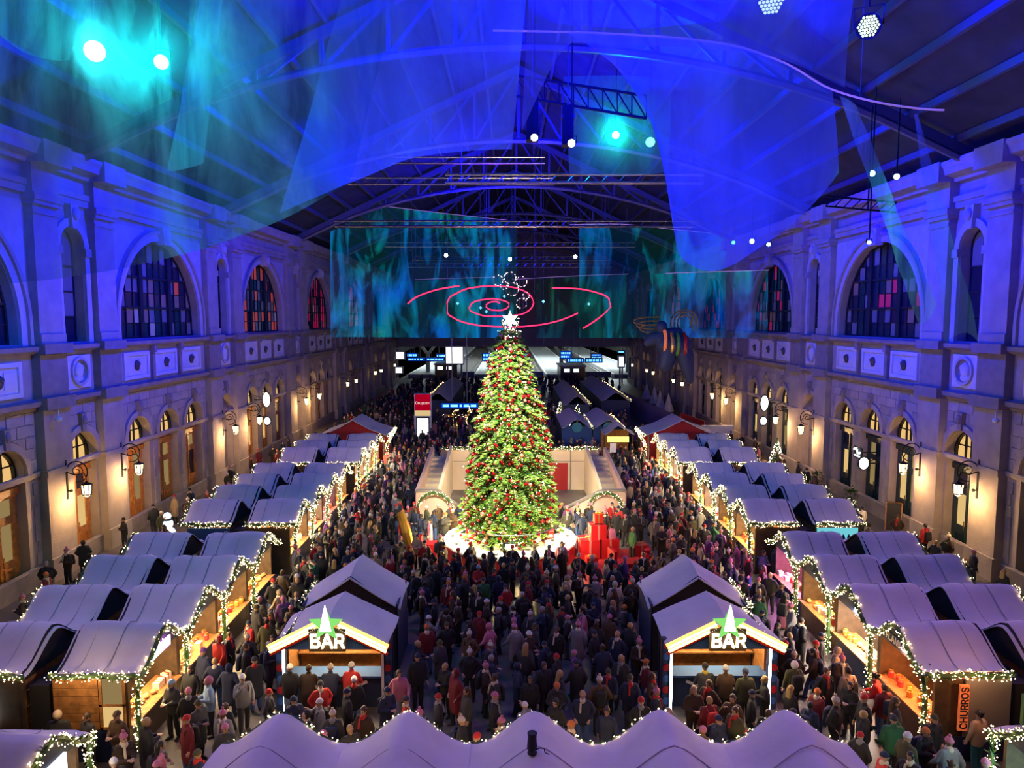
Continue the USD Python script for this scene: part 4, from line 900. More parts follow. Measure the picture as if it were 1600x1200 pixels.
while z < HT - .15:
    rr = tree_r(z); nbr = max(7, int(9 + rr * 8)); off = rd.uniform(0, 1)
    for k in range(nbr):
        a = 2 * PI * (k + off + rd.uniform(-.3, .3)) / nbr; L = rr * rd.uniform(.80, 1.07); zz = z + rd.uniform(-.12, .12)
        dirv = np.array([math.cos(a), math.sin(a), 0]); side = np.array([-dirv[1], dirv[0], 0])
        P = lambda s: dirv * L * s + np.array([0, 0, zz + L * (.10 * s - .34 * s * s) + .10 * s])
        br.tube([P(0), P(.5), P(.95)], [.035, .022, .008], 3)
        ns = max(4, int(L * 7.5))
        for i in range(ns):
            s = .28 + .72 * (i + rd.random()) / ns; p = P(s); wd = (1.15 - s) * .42 * L ** .5 + .12
            for sg_ in (-1, 1, 0):
                d = side * sg_ * rd.uniform(.7, 1.1) + dirv * rd.uniform(.45, .9) + np.array([0, 0, rd.uniform(-.25, .18)])
                d /= np.linalg.norm(d); ln = wd * rd.uniform(.6, 1.0); e = p + d * ln
                n_ = np.cross(d, [0, 0, 1.]); n_ /= np.linalg.norm(n_) + 1e-9; up = np.cross(n_, d)
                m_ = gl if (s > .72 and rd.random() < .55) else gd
                hw_ = rd.uniform(.035, .06)
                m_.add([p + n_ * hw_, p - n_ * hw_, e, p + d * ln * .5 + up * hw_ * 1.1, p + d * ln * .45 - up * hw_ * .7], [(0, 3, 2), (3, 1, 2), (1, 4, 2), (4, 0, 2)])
                for q in range(3):   # needle tufts
                    c = p + d * ln * rd.uniform(.3, 1.0); d2 = d * .6 + np.array([rd.gauss(0, .6), rd.gauss(0, .6), rd.gauss(0, .5)]); d2 /= np.linalg.norm(d2)
                    x_ = np.cross(d2, [.2, .7, .6]); x_ /= np.linalg.norm(x_) + 1e-9
                    m_.add([c + x_ * .016, c - x_ * .016, c + d2 * rd.uniform(.07, .14)], [(0, 1, 2)])
        for q in range(max(1, int(L * 1.6 + rd.random()))):
            s = rd.uniform(.55, 1.0); TIPS.append((P(s) + side * rd.uniform(-.25, .25) * L ** .5, dirv, s))
    z += .30 if z > 6 else .37; lv += 1
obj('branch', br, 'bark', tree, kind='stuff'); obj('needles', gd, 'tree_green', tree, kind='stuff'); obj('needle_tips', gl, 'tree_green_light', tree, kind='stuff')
# lights strung on the tree and baubles
b = MB(); lr = random.Random(8)
for _ in range(1700):
    p, d, s = lr.choice(TIPS); b.octa(p + d * lr.uniform(-.1, .12) + np.array([lr.gauss(0, .08), lr.gauss(0, .08), lr.uniform(-.05, .12)]), lr.choice((.022, .028, .034)))
t = thing('string_lights', 'warm string lights wound through the branches of the big tree', 'string lights', None, (TX, TY, .95)); obj('light_bulbs', b, 'bulb', t, kind='stuff')
bp = {}
def bauble(kind, m_):
    mb = MB().ball((0, 0, -.1), .088, 2); t = thing('tree_bauble', None, 'bauble', kind); obj('ball', mb, m_, t, True); obj('cap', MB().lathe([(.02, -.02), (.02, .01), (.005, .015)], 6), 'gold', t); return t
rest = {'bauble_red': MB(), 'bauble_pink': MB()}; cnt = {}
front = sorted([x for x in TIPS if x[1][1] < .55], key=lambda x: -x[2]); lr.shuffle(front)
def glob_scale(z): return 1.0 if z < 8 else .8
N_B = 0
for p, d, s in front:
    r_ = lr.random(); m_ = 'bauble_red' if r_ < .62 else ('bauble_pink' if r_ < .86 else 'bauble_gold')
    names = {'bauble_red': ('shiny red bauble among the branches and lights of the big tree', 'red baubles on the big tree'), 'bauble_pink': ('shiny pale pink bauble among the branches and lights of the big tree', 'pink baubles on the big tree'), 'bauble_gold': ('shiny golden bauble among the branches and lights of the big tree', 'golden baubles on the big tree')}[m_]
    loc = np.array([TX, TY, .95]) + p + d * .08 + np.array([0, 0, -.07]); szk = lr.randrange(3)
    where = ('%s %s bauble on the %s of the %s third of the big tree' % (('small', 'medium', 'large')[szk], {'bauble_red': 'red', 'bauble_pink': 'pale pink', 'bauble_gold': 'golden'}[m_], 'left side' if p[0] < -.8 else ('right side' if p[0] > .8 else 'middle'), 'lower' if p[2] < 3.2 else ('middle' if p[2] < 6.8 else 'upper')))
    names = (where, where.replace('bauble', 'baubles'))
    if N_B < 290:
        if m_ not in bp:
            bp[m_] = bauble(names[1].replace('small', 'medium').replace('large', 'medium'), m_); meta(bp[m_], names[0].replace('small', 'medium').replace('large', 'medium'), 'bauble'); UsdGeom.Xformable(bp[m_]).GetOrderedXformOps()[0].Set(Gf.Vec3d(*map(float, loc)))
        else: dup(bp[m_], loc, 0, names[0], names[1], scale=(.78, 1.0, 1.25)[szk])
        N_B += 1
    elif m_ in rest: rest[m_].ball(loc - np.array([TX, TY, .95]) + np.array([0, 0, -.1]), .085 * lr.uniform(.75, 1.2), 1)
obj('tree_baubles', rest['bauble_red'].map(lambda v: v + np.array([TX, TY, .95])), 'bauble_red', None, True, 'many more red baubles filling the big tree', 'baubles', kind='stuff')
obj('tree_baubles', rest['bauble_pink'].map(lambda v: v + np.array([TX, TY, .95])), 'bauble_pink', None, True, 'many more pink baubles filling the big tree', 'baubles', kind='stuff')
t = thing('tree_topper', 'glowing gold and white topper ornament on the tip of the tree', 'tree topper', None, (TX, TY, .95 + HT))
obj('stem', MB().lathe([(.05, -.3), (.07, 0), (.03, .35)], 8), 'gold', t)
st = sg.Polygon([(r * math.sin(k * PI / 6), .3 + r * math.cos(k * PI / 6)) for k in range(12) for r in ((.46 if k % 2 == 0 else .22),)])
obj('star', MB().poly(st, -.1, .1), 'star_white', t); obj('ribbon', MB().bar((-.45, 0, .25), (-.2, -.1, -.35), .12, .05).bar((.45, 0, .2), (.15, -.1, -.4), .12, .05), 'gold', t)
b = MB()
for _ in range(90): b.octa((lr.gauss(0, .2), lr.gauss(0, .2), lr.uniform(-1.0, .5)), .03)
obj('topper_lights', b, 'bulb_white', t, kind='stuff')
for x, Y, z in ((1.2, 24, 19.0), (-2.0, 24, 19)):
    light('SphereLight', 'tree_spot', (x, Y, z), (TX, TY - 1, 6), (1., .86, .55), 2600, (.12,), cone=16, soft=.5)
# ------------------------------------------------------------------ stair block behind the tree
t = thing('stair_block', 'cream stair block with red door and sloped parapets behind the tree', 'stair block', None, (0, 0, 0))
obj('cream_wall', MB().box(-4.9, 49.9, 0, 6.3, 50.15, 2.9), 'cream', t); obj('wall_cap', MB().box(-5.0, 49.8, 2.9, 6.4, 50.3, 3.0), 'parapet_top', t)
for x in (2.55, 4.3): obj('panel_joint', MB().box(x - .03, 49.86, 0, x + .03, 49.9, 2.9), 'parapet_top', t)
obj('panel_joint', MB().box(-4.9, 49.87, 2.05, 6.3, 49.9, 2.09), 'parapet_top', t)
obj('red_door', MB().box(3.05, 49.84, 0, 4.1, 49.9, 1.95), 'red_cloth', t)
BOXF = [(0, 1, 5), (0, 5, 4), (2, 6, 7), (2, 7, 3), (0, 4, 6), (0, 6, 2), (1, 3, 7), (1, 7, 5), (4, 5, 7), (4, 7, 6), (0, 2, 3), (0, 3, 1)]
def slope_wall(x, y0, z0, y1, z1): return MB().add([(x - .1, y0, 0), (x + .1, y0, 0), (x - .1, y1, 0), (x + .1, y1, 0), (x - .1, y0, z0), (x + .1, y0, z0), (x - .1, y1, z1), (x + .1, y1, z1)], BOXF)
for s, xi, xm, xo in ((-1, -2.7, -4.2, -5.5), (1, 2.9, 5.4, 6.75)):
    b = MB().poly(sg.Polygon([(xi, 0), (xo, 0), (xo, 2.15), (xm, 2.15), (xi, .95)]), -.12, .12).map(lambda v: v + np.array([0, 40.8, 0])); fw = obj('front_wall', b, 'pinkish', t)
    b = MB().bar((xi, 40.8, 1.0), (xm, 40.8, 2.2), .34, .1).bar((xm, 40.8, 2.2), (xo, 40.8, 2.2), .34, .1); obj('parapet_cap', b, 'parapet_top', fw)
    for k in range(10): obj('stair_step', MB().box(min(xm, xo) + .1, 41.2 + .8 * k, 0, max(xm, xo) - .1, 42.0 + .8 * k, .9 + .17 * (k + 1)), 'cream', t)
    obj('side_parapet', slope_wall(xo, 40.9, 2.1, 49.9, 3.1), 'pinkish', t); obj('wing_wall', slope_wall(xm, 40.95, 2.1, 49.9, 3.2), 'cream', t)
garland_path([(x, 49.75, 3.05 + .04 * math.sin(4 * x)) for x in np.linspace(-4.8, 6.2, 14)], 'light_garland', 'thick lit garland along the top of the cream stair wall', (0, 0, 0), 0, seed=901, dens=34, fuzz=18)
for s, X, nm in ((-1, -4.4, 'left'), (1, 5.55, 'right')):
    garland_path([(1.0 * math.cos(a), 0, 1.0 * math.sin(a)) for a in np.linspace(0, 2 * PI, 24)], 'light_wreath', 'large round lit fir wreath on the %s stair front wall' % nm, (X, 40.5, 1.12), 0, seed=905 + s, dens=30, r=.15)
t = thing('notice_post', 'small white notice on a thin post beside the right stairs', 'sign', None, (7.2, 49.0, 0)); obj('pole', MB().bar((0, 0, 0), (0, 0, 3.4), .06), 'steel_shiny', t); obj('plate', MB().box(-.22, -.05, 2.9, .22, 0, 3.55), 'white_paint', t)
light('RectLight', 'stair_light', (.5, 41.5, 5.0), (1.2, 50, 1.2), (1., .74, .42), 300, (4, .5))
# presents and sledge on the red carpet right of the tree stage
obj('red_carpet', MB().box(3.0, 31.6, .01, 7.2, 36.6, .05), 'red_cloth', label='red carpet under the gift scene right of the tree', cat='carpet')
GIFTS = [(4.0, 35.4, .05, 1.0, 'large red gift box, bottom left of the stack beside the tree stage'), (5.05, 35.5, .05, .9, 'large red gift box, bottom right of the stack beside the tree stage'), (4.45, 35.45, 1.05, .8, 'red gift box in the middle of the stack beside the tree stage'), (4.5, 35.45, 1.85, .45, 'small red gift box on top of the stack beside the tree stage'), (4.0, 34.0, .05, .55, 'small red gift box lying nearest the tree stage skirt'), (6.7, 35.6, .05, .7, 'red gift box standing behind the red sledge')]
for x, y, z, s, lab in GIFTS:
    t = thing('gift_box', lab, 'gift box', None, (x, y, z), .1); h = s * .9 if s > .5 else s
    obj('box', MB().box(-s / 2, -s / 2, 0, s / 2, s / 2, h if z > .1 or s < .9 else 1.0), 'red_paint', t)
    hh = h if z > .1 or s < .9 else 1.0
    obj('ribbon', MB().box(-.05, -s / 2 - .012, 0, .05, s / 2 + .012, hh + .012).box(-s / 2 - .012, -.05, 0, s / 2 + .012, .05, hh + .012), 'gold' if s < .6 else 'bauble_pink', t)
    obj('bow', MB().ball((-.08, 0, hh + .05), .08, 1, (1.3, .6, .7)).ball((.08, 0, hh + .05), .08, 1, (1.3, .6, .7)), 'gold', t)
t = thing('sledge', 'red sledge with curled golden runners on the red carpet', 'sledge', None, (5.9, 33.4, .05), .25)
for s in (-1, 1): obj('runner', MB().tube([(-1.2, s * .4, .05), (.8, s * .4, .05), (1.2, s * .4, .2), (1.35, s * .4, .5), (1.2, s * .4, .7), (1.05, s * .4, .6)], .04, 6), 'gold', t)
obj('seat', MB().box(-1.0, -.42, .35, .5, .42, .5), 'red_paint', t); obj('backrest', MB().box(-1.1, -.42, .35, -.95, .42, 1.15), 'red_paint', t); obj('dash', MB().tube([(.5, 0, .4), (.85, 0, .7), (.8, 0, 1.0)], .2, 6), 'red_paint', t)
for s in (-1, 1):
    for x in (-.8, .3): obj('strut', MB().bar((x, s * .4, .06), (x, s * .38, .38), .05), 'gold', t)
obj('red_bench', MB().box(-4.6, 34.6, 0, -3.7, 35.3, .95).box(-4.6, 34.6, .95, -4.45, 35.3, 1.3), 'red_paint', label='red wooden box seat beside the left of the tree stage', cat='bench')
t = thing('tinsel_column', 'slanted golden tinsel column left of the tree stage', 'decoration', None, (-5.3, 35.6, 0))
obj('core', MB().tube([(.25, -.2, 0), (0, 0, 1.2), (-.35, .2, 2.3)], [.2, .26, .2], 8), 'gold', t)
b = MB()
for _ in range(260):
    s = lr.random(); c = np.array([.25 - .6 * s, -.2 + .4 * s, 2.3 * s]); d = np.array([lr.gauss(0, 1), lr.gauss(0, 1), lr.gauss(0, .4)]); d /= np.linalg.norm(d); x_ = np.cross(d, [.1, .2, 1.]); b.add([c + x_ * .03, c - x_ * .03, c + d * .36], [(0, 1, 2)])
obj('tinsel', b, 'gold', t, kind='stuff')
light('SphereLight', 'gift_light', (5.2, 33.2, 3.4), None, (1., .35, .2), 60, (.1,))
# ------------------------------------------------------------------ farther market between the stair block and the tracks
for i, (xa, xb, y) in enumerate(((4.6, 7.4, 63.0), (7.4, 10.2, 63.0))):
    t = thing('blue_hut', 'blue-fronted hut with wavy roof in the middle distance, %s of the pair' % ('left', 'right')[i], 'market hut', None, ((xa + xb) / 2, y, 0))
    w = xb - xa; v, f = fabric_roof(w, 9.0, 800 + i, ny=9, nx=6).get(); obj('roof', (rot_about(v, -PI / 2), f), 'fabric_roof', t, 40)
    obj('front_wall', MB().box(-w / 2 + .05, .1, 0, w / 2 - .05, .2, 2.6), 'blue_cloth', t); obj('side_wall', MB().box(w / 2 - .1, .2, 0, w / 2 - .05, 8.8, 2.5), 'wood_plank', t); obj('side_wall', MB().box(-w / 2 + .05, .2, 0, -w / 2 + .1, 8.8, 2.5), 'navy', t)
    obj('shield', MB().poly(sg.Point(0, 2.5).buffer(.45), -.0, .06), 'aqua', t)
    garland_path([(w / 2 - .0, yy, 2.5) for yy in np.linspace(-.3, 8.6, 8)], 'light_garland', 'lit garland along the right eave of the %s blue middle-distance hut' % ('left', 'right')[i], ((xa + xb) / 2, y, 0), 0, seed=820 + i, dens=14, fuzz=6)
t = thing('snack_hut', 'hut with glowing orange lamp at its front, right middle distance', 'market hut', None, (9.2, 59.4, 0))
v, f = fabric_roof(2.6, 2.6, 830, ny=9, nx=6).get(); obj('roof', (rot_about(v, -PI / 2), f), 'fabric_roof', t, 40); obj('counter', MB().box(-1.2, .1, 0, 1.2, .3, 1.0), 'wood_plank', t); obj('back_wall', MB().box(-1.2, 2.4, 0, 1.2, 2.5, 2.5), 'wood_plank', t); obj('glow_lamp', MB().box(-.9, .2, 1.75, .9, .5, 2.2), 'gable_bulbs', t)
for x in (-1.2, 1.2): obj('post', MB().box(x - .05, .1, 0, x + .05, .2, 2.6), 'wood_dark', t)
for i, (x, y, w, D, col) in enumerate(((-8.6, 84, 3.2, 24, 'left'), (12.6, 84, 3.6, 26, 'right'), (7.6, 80, 3.0, 22, 'centre right'))):
    t = thing('long_hut', 'long dark hut roof running towards the tracks, far %s' % col, 'market hut', None, (x, y, 0))
    v, f = fabric_roof(w, D, 840 + i, ny=9, nx=10, h=1.0).get(); obj('roof', (rot_about(v, -PI / 2), f), 'fabric_roof', t, 40); obj('body', MB().box(-w / 2 + .1, .1, 0, w / 2 - .1, D - .2, 2.5), 'navy', t)
    garland_path([(w / 2 * (1 if i else -1), yy, 2.55) for yy in np.linspace(0, D, 8)], 'light_garland', 'string of lights along the eave of the long far %s hut' % col, (x, y, 0), 0, seed=850 + i, dens=8, fuzz=3)
for i, (px, py, h, lab) in enumerate(((902, 672, 2.9, 'small light-covered tree before the blue middle-distance huts'), (875, 655, 2.2, 'narrow lit column tree behind the right edge of the big tree'), (932, 672, 1.7, 'low lit bush beside the middle-distance huts'), (1213, 728, 2.2, 'small lit fir by the right wall behind the middle huts'))):
    p = at_z(px, py); t = thing('lit_tree', lab, 'small tree', None, p); q = MB(); b = MB(); r2 = random.Random(i)
    for _ in range(260):
        z = h * r2.random() ** 1.3; a = r2.uniform(0, 2 * PI); r_ = (1 - z / h) * h * .3 + .03; c = np.array([r_ * math.cos(a) * .4, r_ * math.sin(a) * .4, z + .2]); e = np.array([r_ * math.cos(a) * 1.1, r_ * math.sin(a) * 1.1, z]); x_ = np.array([-math.sin(a), math.cos(a), 0]) * .07; q.add([c + x_, c - x_, e], [(0, 1, 2)])
        if r2.random() < .45: b.octa(e, .035)
    obj('trunk', MB().bar((0, 0, 0), (0, 0, h * .9), .06), 'bark', t); obj('foliage', q, 'fir', t, kind='stuff'); obj('light_bulbs', b, 'bulb_white', t, kind='stuff')
# lit reindeer-like light sculptures left of the tree, purple hoarding and white barrier right
for i, (px, py, lab) in enumerate(((700, 665, 'left wire animal figure covered in warm lights left of the big tree'), (722, 666, 'right wire animal figure covered in warm lights left of the big tree'))):
    p = at_z(px, py); t = thing('light_figure', lab, 'light figure', None, p, 0)
    body = [(-.6, 0, 1.1), (0, 0, 1.2), (.6, 0, 1.15)]; b = MB(); w = MB(); r2 = random.Random(40 + i)
    L = [body, [(.6, 0, 1.15), (.85, 0, 1.7), (1.15, 0, 1.75)], [(-.55, .1, 1.1), (-.6, .1, 0)], [(-.5, -.1, 1.1), (-.4, -.1, 0)], [(.55, .1, 1.1), (.6, .1, 0)], [(.5, -.1, 1.1), (.4, -.1, 0)], [(.9, .05, 1.8), (.8, .25, 2.4)], [(.9, -.05, 1.8), (.8, -.25, 2.4)]]
    for q, ln in enumerate(L):
        w.tube(ln, .16 if q < 2 else .05, 5)
        for _ in range(26 if q < 2 else 12):
            k = r2.randrange(len(ln) - 1); s = r2.random(); c = np.array(ln[k]) * (1 - s) + np.array(ln[k + 1]) * s; d = np.array([r2.gauss(0, 1) for _ in range(3)]); b.octa(c + d / np.linalg.norm(d) * (.18 if q < 2 else .06), .03)
    obj('wire_body', w, 'gold', t); obj('light_bulbs', b, 'bulb', t, kind='stuff')
board(689, 747, 630, 638, 80.0, 'row of bright blue info screens under a dark hood left of the tree', 1)
a, b_ = at_z(985, 603), at_z(1065, 655); a2 = np.array([14.4, 110, 0]); b2 = np.array([16.6, 70.5, 0])
obj('hoarding', MB().bar((14.4, 110, 1.15), (17.2, 71, 1.15), .12, 2.3), 'purple_sheet', label='long purple hoarding along the right side of the far market', cat='hoarding')
obj('white_barrier', MB().box(18.4, 67.5, 0, 21.5, 67.7, 2.0), 'white_paint', label='plain white barrier panel by the right wall beyond the huts', cat='barrier')
obj('red_stair_rail', MB().bar((17.2, 71, 2.5), (18.8, 68, 2.1), .1, .5), 'red_paint', label='red rail panel between purple hoarding and white barrier', cat='railing')
for i, (px, py) in enumerate(((1022, 632), (1031, 640), (1044, 645), (1010, 625))):
    p = at_z(px, py); t = thing('paper_cone_tree', 'pale cone-shaped ornament tree before the purple hoarding, %s from the camera' % ('third', 'second', 'first', 'fourth')[i], 'ornament tree', None, p); obj('cone', MB().lathe([(.75, .2), (.75, .25), (.4, 1.3), (.02, 2.6)], 10), 'panel_white', t); obj('stem', MB().bar((0, 0, 0), (0, 0, .25), .1), 'wood_dark', t)
# ------------------------------------------------------------------ art installation: films and projection gauzes on curved rails
def resample(cols, n):
    cols = np.array(cols, float); d = np.r_[0, np.cumsum(np.linalg.norm(np.diff(cols[:, :2], axis=0), axis=1))]; d /= d[-1]
    from scipy.interpolate import PchipInterpolator
    return PchipInterpolator(d, cols)(np.linspace(0, 1, n))
def film(name, top, bottom, m_, label, cat, nx=40, nz=26, fold=.25, ff=1.0, rail=None, seed=0, group=None):
    """a hanging sheet between a rail curve and its lower hem, both given as points in the hall"""
    A = resample([at_y(*q) for q in top], nx); B = resample([at_y(*q) for q in bottom], nx)
    V = []
    for j in range(nz):
        s = j / (nz - 1)
        for i in range(nx):
            p = A[i] * (1 - s) + B[i] * s
            w = meshkit.noise(np.array([p[0] * ff + seed * 9.1, p[2] * ff * .35, 0.]), 5) - .5
            V.append(p + np.array([0, fold * 2 * w * min(1, .15 + s * 1.3), 0]))
    f = []
    for j in range(nz - 1):
        for i in range(nx - 1):
            a, b_, c, d = j * nx + i, j * nx + i + 1, (j + 1) * nx + i + 1, (j + 1) * nx + i; f += [(a, b_, c), (a, c, d)]
    t = thing(name, label, cat, group)
    obj('sheet', (np.array(V), f), m_, t, True)
    if rail:
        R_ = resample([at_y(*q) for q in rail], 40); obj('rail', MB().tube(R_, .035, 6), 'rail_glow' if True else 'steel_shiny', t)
        b = MB()
        for k in (8, 20, 32): b.bar(R_[k], R_[k] + np.array([0, 0, max(.5, 30.9 - .47 * abs(R_[k][0] - XC) - R_[k][2])]), .015)
        obj('suspension_wire', b, 'steel', t)
    return t
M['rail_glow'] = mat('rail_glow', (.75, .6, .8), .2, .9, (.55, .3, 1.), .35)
film('film_sheet', [(-120, -90, 20), (100, -90, 20), (350, -90, 20.5), (520, -90, 21), (640, -90, 21.5)], [(-120, 462, 20), (100, 432, 20), (300, 395, 20.5), (430, 352, 21), (548, 282, 21.5)], 'film_teal', 'large teal-lit plastic film sheet hanging across the upper left', 'film sheet', fold=.35, ff=.8, seed=1, nx=60, nz=44)
film('film_sheet', [(560, -90, 26), (640, -90, 26), (720, -90, 26), (830, -90, 26)], [(440, 335, 26), (545, 285, 26), (650, 243, 26), (800, 232, 26)], 'film_blue', 'broad blue film sheet hanging before the roof, left of centre', 'film sheet', fold=.5, ff=.5, seed=2)
film('film_sheet', [(885, 50, 27), (960, 53, 27), (1030, 57, 27), (1150, 72, 27), (1230, 100, 26.5), (1300, 140, 26)], [(985, 120, 27), (1040, 260, 27.4), (1066, 400, 27.6), (1110, 424, 27.6), (1200, 380, 27.2), (1310, 270, 26.5)], 'film_blue', 'blue film sheet hanging from the long curved rail, upper right', 'film sheet', fold=.5, ff=.6, seed=3,
     rail=[(770, 48, 27), (885, 50, 27), (1030, 57, 27), (1150, 72, 27), (1230, 100, 26.5), (1300, 140, 26), (1400, 165, 25.5), (1475, 172, 25.5)])
film('film_sheet', [(830, -90, 24), (1000, -90, 24), (1180, -90, 24), (1345, -90, 24)], [(815, 205, 24), (900, 60, 24), (1150, 75, 24), (1330, 130, 24)], 'film_blue', 'blue film sheet close under the roof ridge behind the curved rail', 'film sheet', fold=.5, ff=.4, seed=4)
film('film_sheet', [(880, 120, 39.1), (960, 118, 39.1), (1050, 125, 39.1)], [(890, 270, 39.1), (960, 275, 39.1), (1045, 268, 39.1)], 'film_clear', 'small clear film sheet hanging before the bright green spotlight', 'film sheet', nx=16, nz=16, fold=.1, seed=14)
film('film_tail', [(1312, 150, 26), (1325, 155, 26), (1338, 165, 26)], [(1436, 508, 25), (1450, 500, 25), (1461, 475, 25)], 'film_green', 'narrow twisted green-lit film tail hanging on the far right', 'film sheet', nx=12, nz=40, fold=.12, ff=2.0, seed=5)
film('film_tail', [(1428, 178, 25.5), (1431, 178, 25.5), (1434, 179, 25.5)], [(1478, 540, 24.5), (1510, 520, 24.5), (1534, 540, 24.5)], 'film_clear', 'thin faint film tail at the right wall below the rail end', 'film sheet', nx=12, nz=40, fold=.1, ff=2.0, seed=6)
film('film_strip', [(328, -80, 24), (348, -80, 24), (358, -80, 24)], [(262, 268, 24), (300, 262, 24), (318, 255, 24)], 'film_green', 'narrow cyan-lit film fold running down beside the twin lamps', 'film sheet', nx=12, nz=40, fold=.15, ff=1.6, seed=7)
film('film_strip', [(80, -80, 18.5), (120, -80, 18.5), (160, -80, 18.5)], [(-60, -20, 18), (60, 90, 18), (110, 95, 18)], 'film_green', 'green-lit film ribbon crossing the upper left corner', 'film sheet', nx=14, nz=24, fold=.15, ff=1.6, seed=8)
film('projection_gauze', [(516, 312, 78), (600, 322, 78), (700, 334, 78), (808, 345, 78)], [(516, 527, 78), (600, 527, 78), (700, 528, 78), (808, 528, 78)], 'aurora_left', 'wide gauze showing blue-green northern lights, left of the tree top', 'projection screen', fold=.3, ff=.3, seed=9, rail=[(500, 310, 78), (600, 322, 78), (700, 334, 78), (812, 346, 78)])
film('projection_gauze', [(905, 350, 74), (960, 350, 74), (1050, 358, 74), (1134, 366, 74)], [(905, 528, 74), (960, 528, 74), (1050, 528, 74), (1134, 528, 74)], 'aurora_right', 'gauze showing green-blue northern lights, right of centre', 'projection screen', fold=.3, ff=.3, seed=10, rail=[(890, 351, 74), (960, 350, 74), (1050, 358, 74), (1136, 367, 74)])
film('projection_gauze', [(838, 434, 84), (900, 431, 84), (979, 428, 84)], [(838, 528, 84), (900, 528, 84), (979, 528, 84)], 'aurora_centre', 'dim teal gauze behind the red neon spiral', 'projection screen', fold=.2, ff=.3, seed=11, rail=[(800, 437, 84), (900, 431, 84), (982, 428, 84)])
film('projection_gauze', [(625, 440, 88), (700, 437, 88), (790, 433, 88)], [(625, 527, 88), (700, 527, 88), (790, 527, 88)], 'aurora_centre', 'dim teal gauze with a thin rail behind the left neon arcs', 'projection screen', fold=.2, ff=.3, seed=12, rail=[(648, 437, 88), (700, 435, 88), (772, 433, 88)])
film('projection_gauze', [(1020, 428, 58), (1100, 425, 58), (1200, 422, 57)], [(1020, 527, 58), (1100, 528, 58), (1200, 529, 57)], 'aurora_right', 'gauze with cyan northern lights in front of the right wall', 'projection screen', fold=.3, ff=.35, seed=13, rail=[(1040, 427, 58), (1100, 425, 58), (1202, 422, 57)])
# neon spiral
t = thing('neon_spiral', 'glowing red neon spiral of nested curves hanging around the tree top', 'neon sculpture', None, (0, 0, 0))
NEON = [[(637, 475), (646, 467), (660, 460), (690, 451), (718, 447)],
        [(781, 474), (775, 471), (766, 472), (759, 478), (766, 484), (780, 485), (792, 482), (796, 476), (788, 470), (770, 467), (750, 469), (736, 475), (733, 482), (742, 489), (762, 494), (785, 494), (810, 492), (828, 484), (834, 473), (828, 461), (815, 453), (795, 448), (765, 447), (735, 450), (712, 459), (699, 471), (698, 484), (708, 496), (730, 505), (760, 509.5), (800, 511), (840, 508), (870, 502), (890, 495), (903, 489)],
        [(862, 450), (900, 451), (935, 458), (952, 467), (955, 476), (945, 489), (930, 501), (911, 513)]]
for ln in NEON:
    q = resample([at_y(x, y, 70) for x, y in ln], 24 * max(1, len(ln) // 5)); obj('neon_tube', MB().tube(q, .085, 6), 'neon', t); obj('tube_core', MB().tube(q + np.array([0, -.07, 0]), .04, 5), 'neon_core', t)
b = MB()
for x in (645, 700, 760, 835, 905, 945): p = at_y(x, 462, 70); b.bar(p, p + np.array([0, 0, 30.9 - .47 * abs(p[0] - XC) - p[2]]), .02)
obj('suspension_wire', b, 'steel', t)
# sparkling wire lanterns above the star
t = thing('wire_lantern', 'cluster of sparkling pink-white wire rings above the tree top', 'light sculpture'); r2 = random.Random(31)
for cx, cy, rx, n in ((778, 438, 8, 12), (797, 434, 9, 14), (815, 440, 8, 12), (800, 452, 10, 16), (815, 474, 8, 12), (822, 462, 5, 8), (788, 446, 6, 10)):
    p = at_y(cx, cy, 66); r_ = rx * 66 / F
    for tilt in (0, 1.1): obj('ring', MB().tube([p + r_ * np.array([math.cos(a) * math.cos(tilt), math.cos(a) * math.sin(tilt), math.sin(a)]) for a in np.linspace(0, 2 * PI, 16)], .02, 4), 'steel_shiny', t)
    b = MB()
    for _ in range(n): a = r2.uniform(0, 2 * PI); b.octa(p + r_ * np.array([math.cos(a), -.05, math.sin(a)]), .06)
    obj('sparks', b, 'sparkle', t, kind='stuff')
p = at_y(800, 432, 66); obj('hanger', MB().bar(p, p + np.array([0, 0, 30.9 - .47 * abs(p[0] - XC) - p[2]]), .02), 'steel', t)
for i, (x, y) in enumerate(((715, 474), (751, 481), (760, 487), (788, 463), (849, 471), (920, 475))):
    p = at_y(x, y, 82); t = thing('star_lamp', 'tiny blue star lamp on the dark gauze near the spiral, %s from the left' % ORD[i], 'lamp', None, p); obj('bulb', MB().octa((0, 0, 0), .2), 'board_text', t); obj('wire', MB().bar((0, 0, .1), (0, 0, 30.9 - .47 * abs(p[0] - XC) - p[2]), .02), 'steel', t)
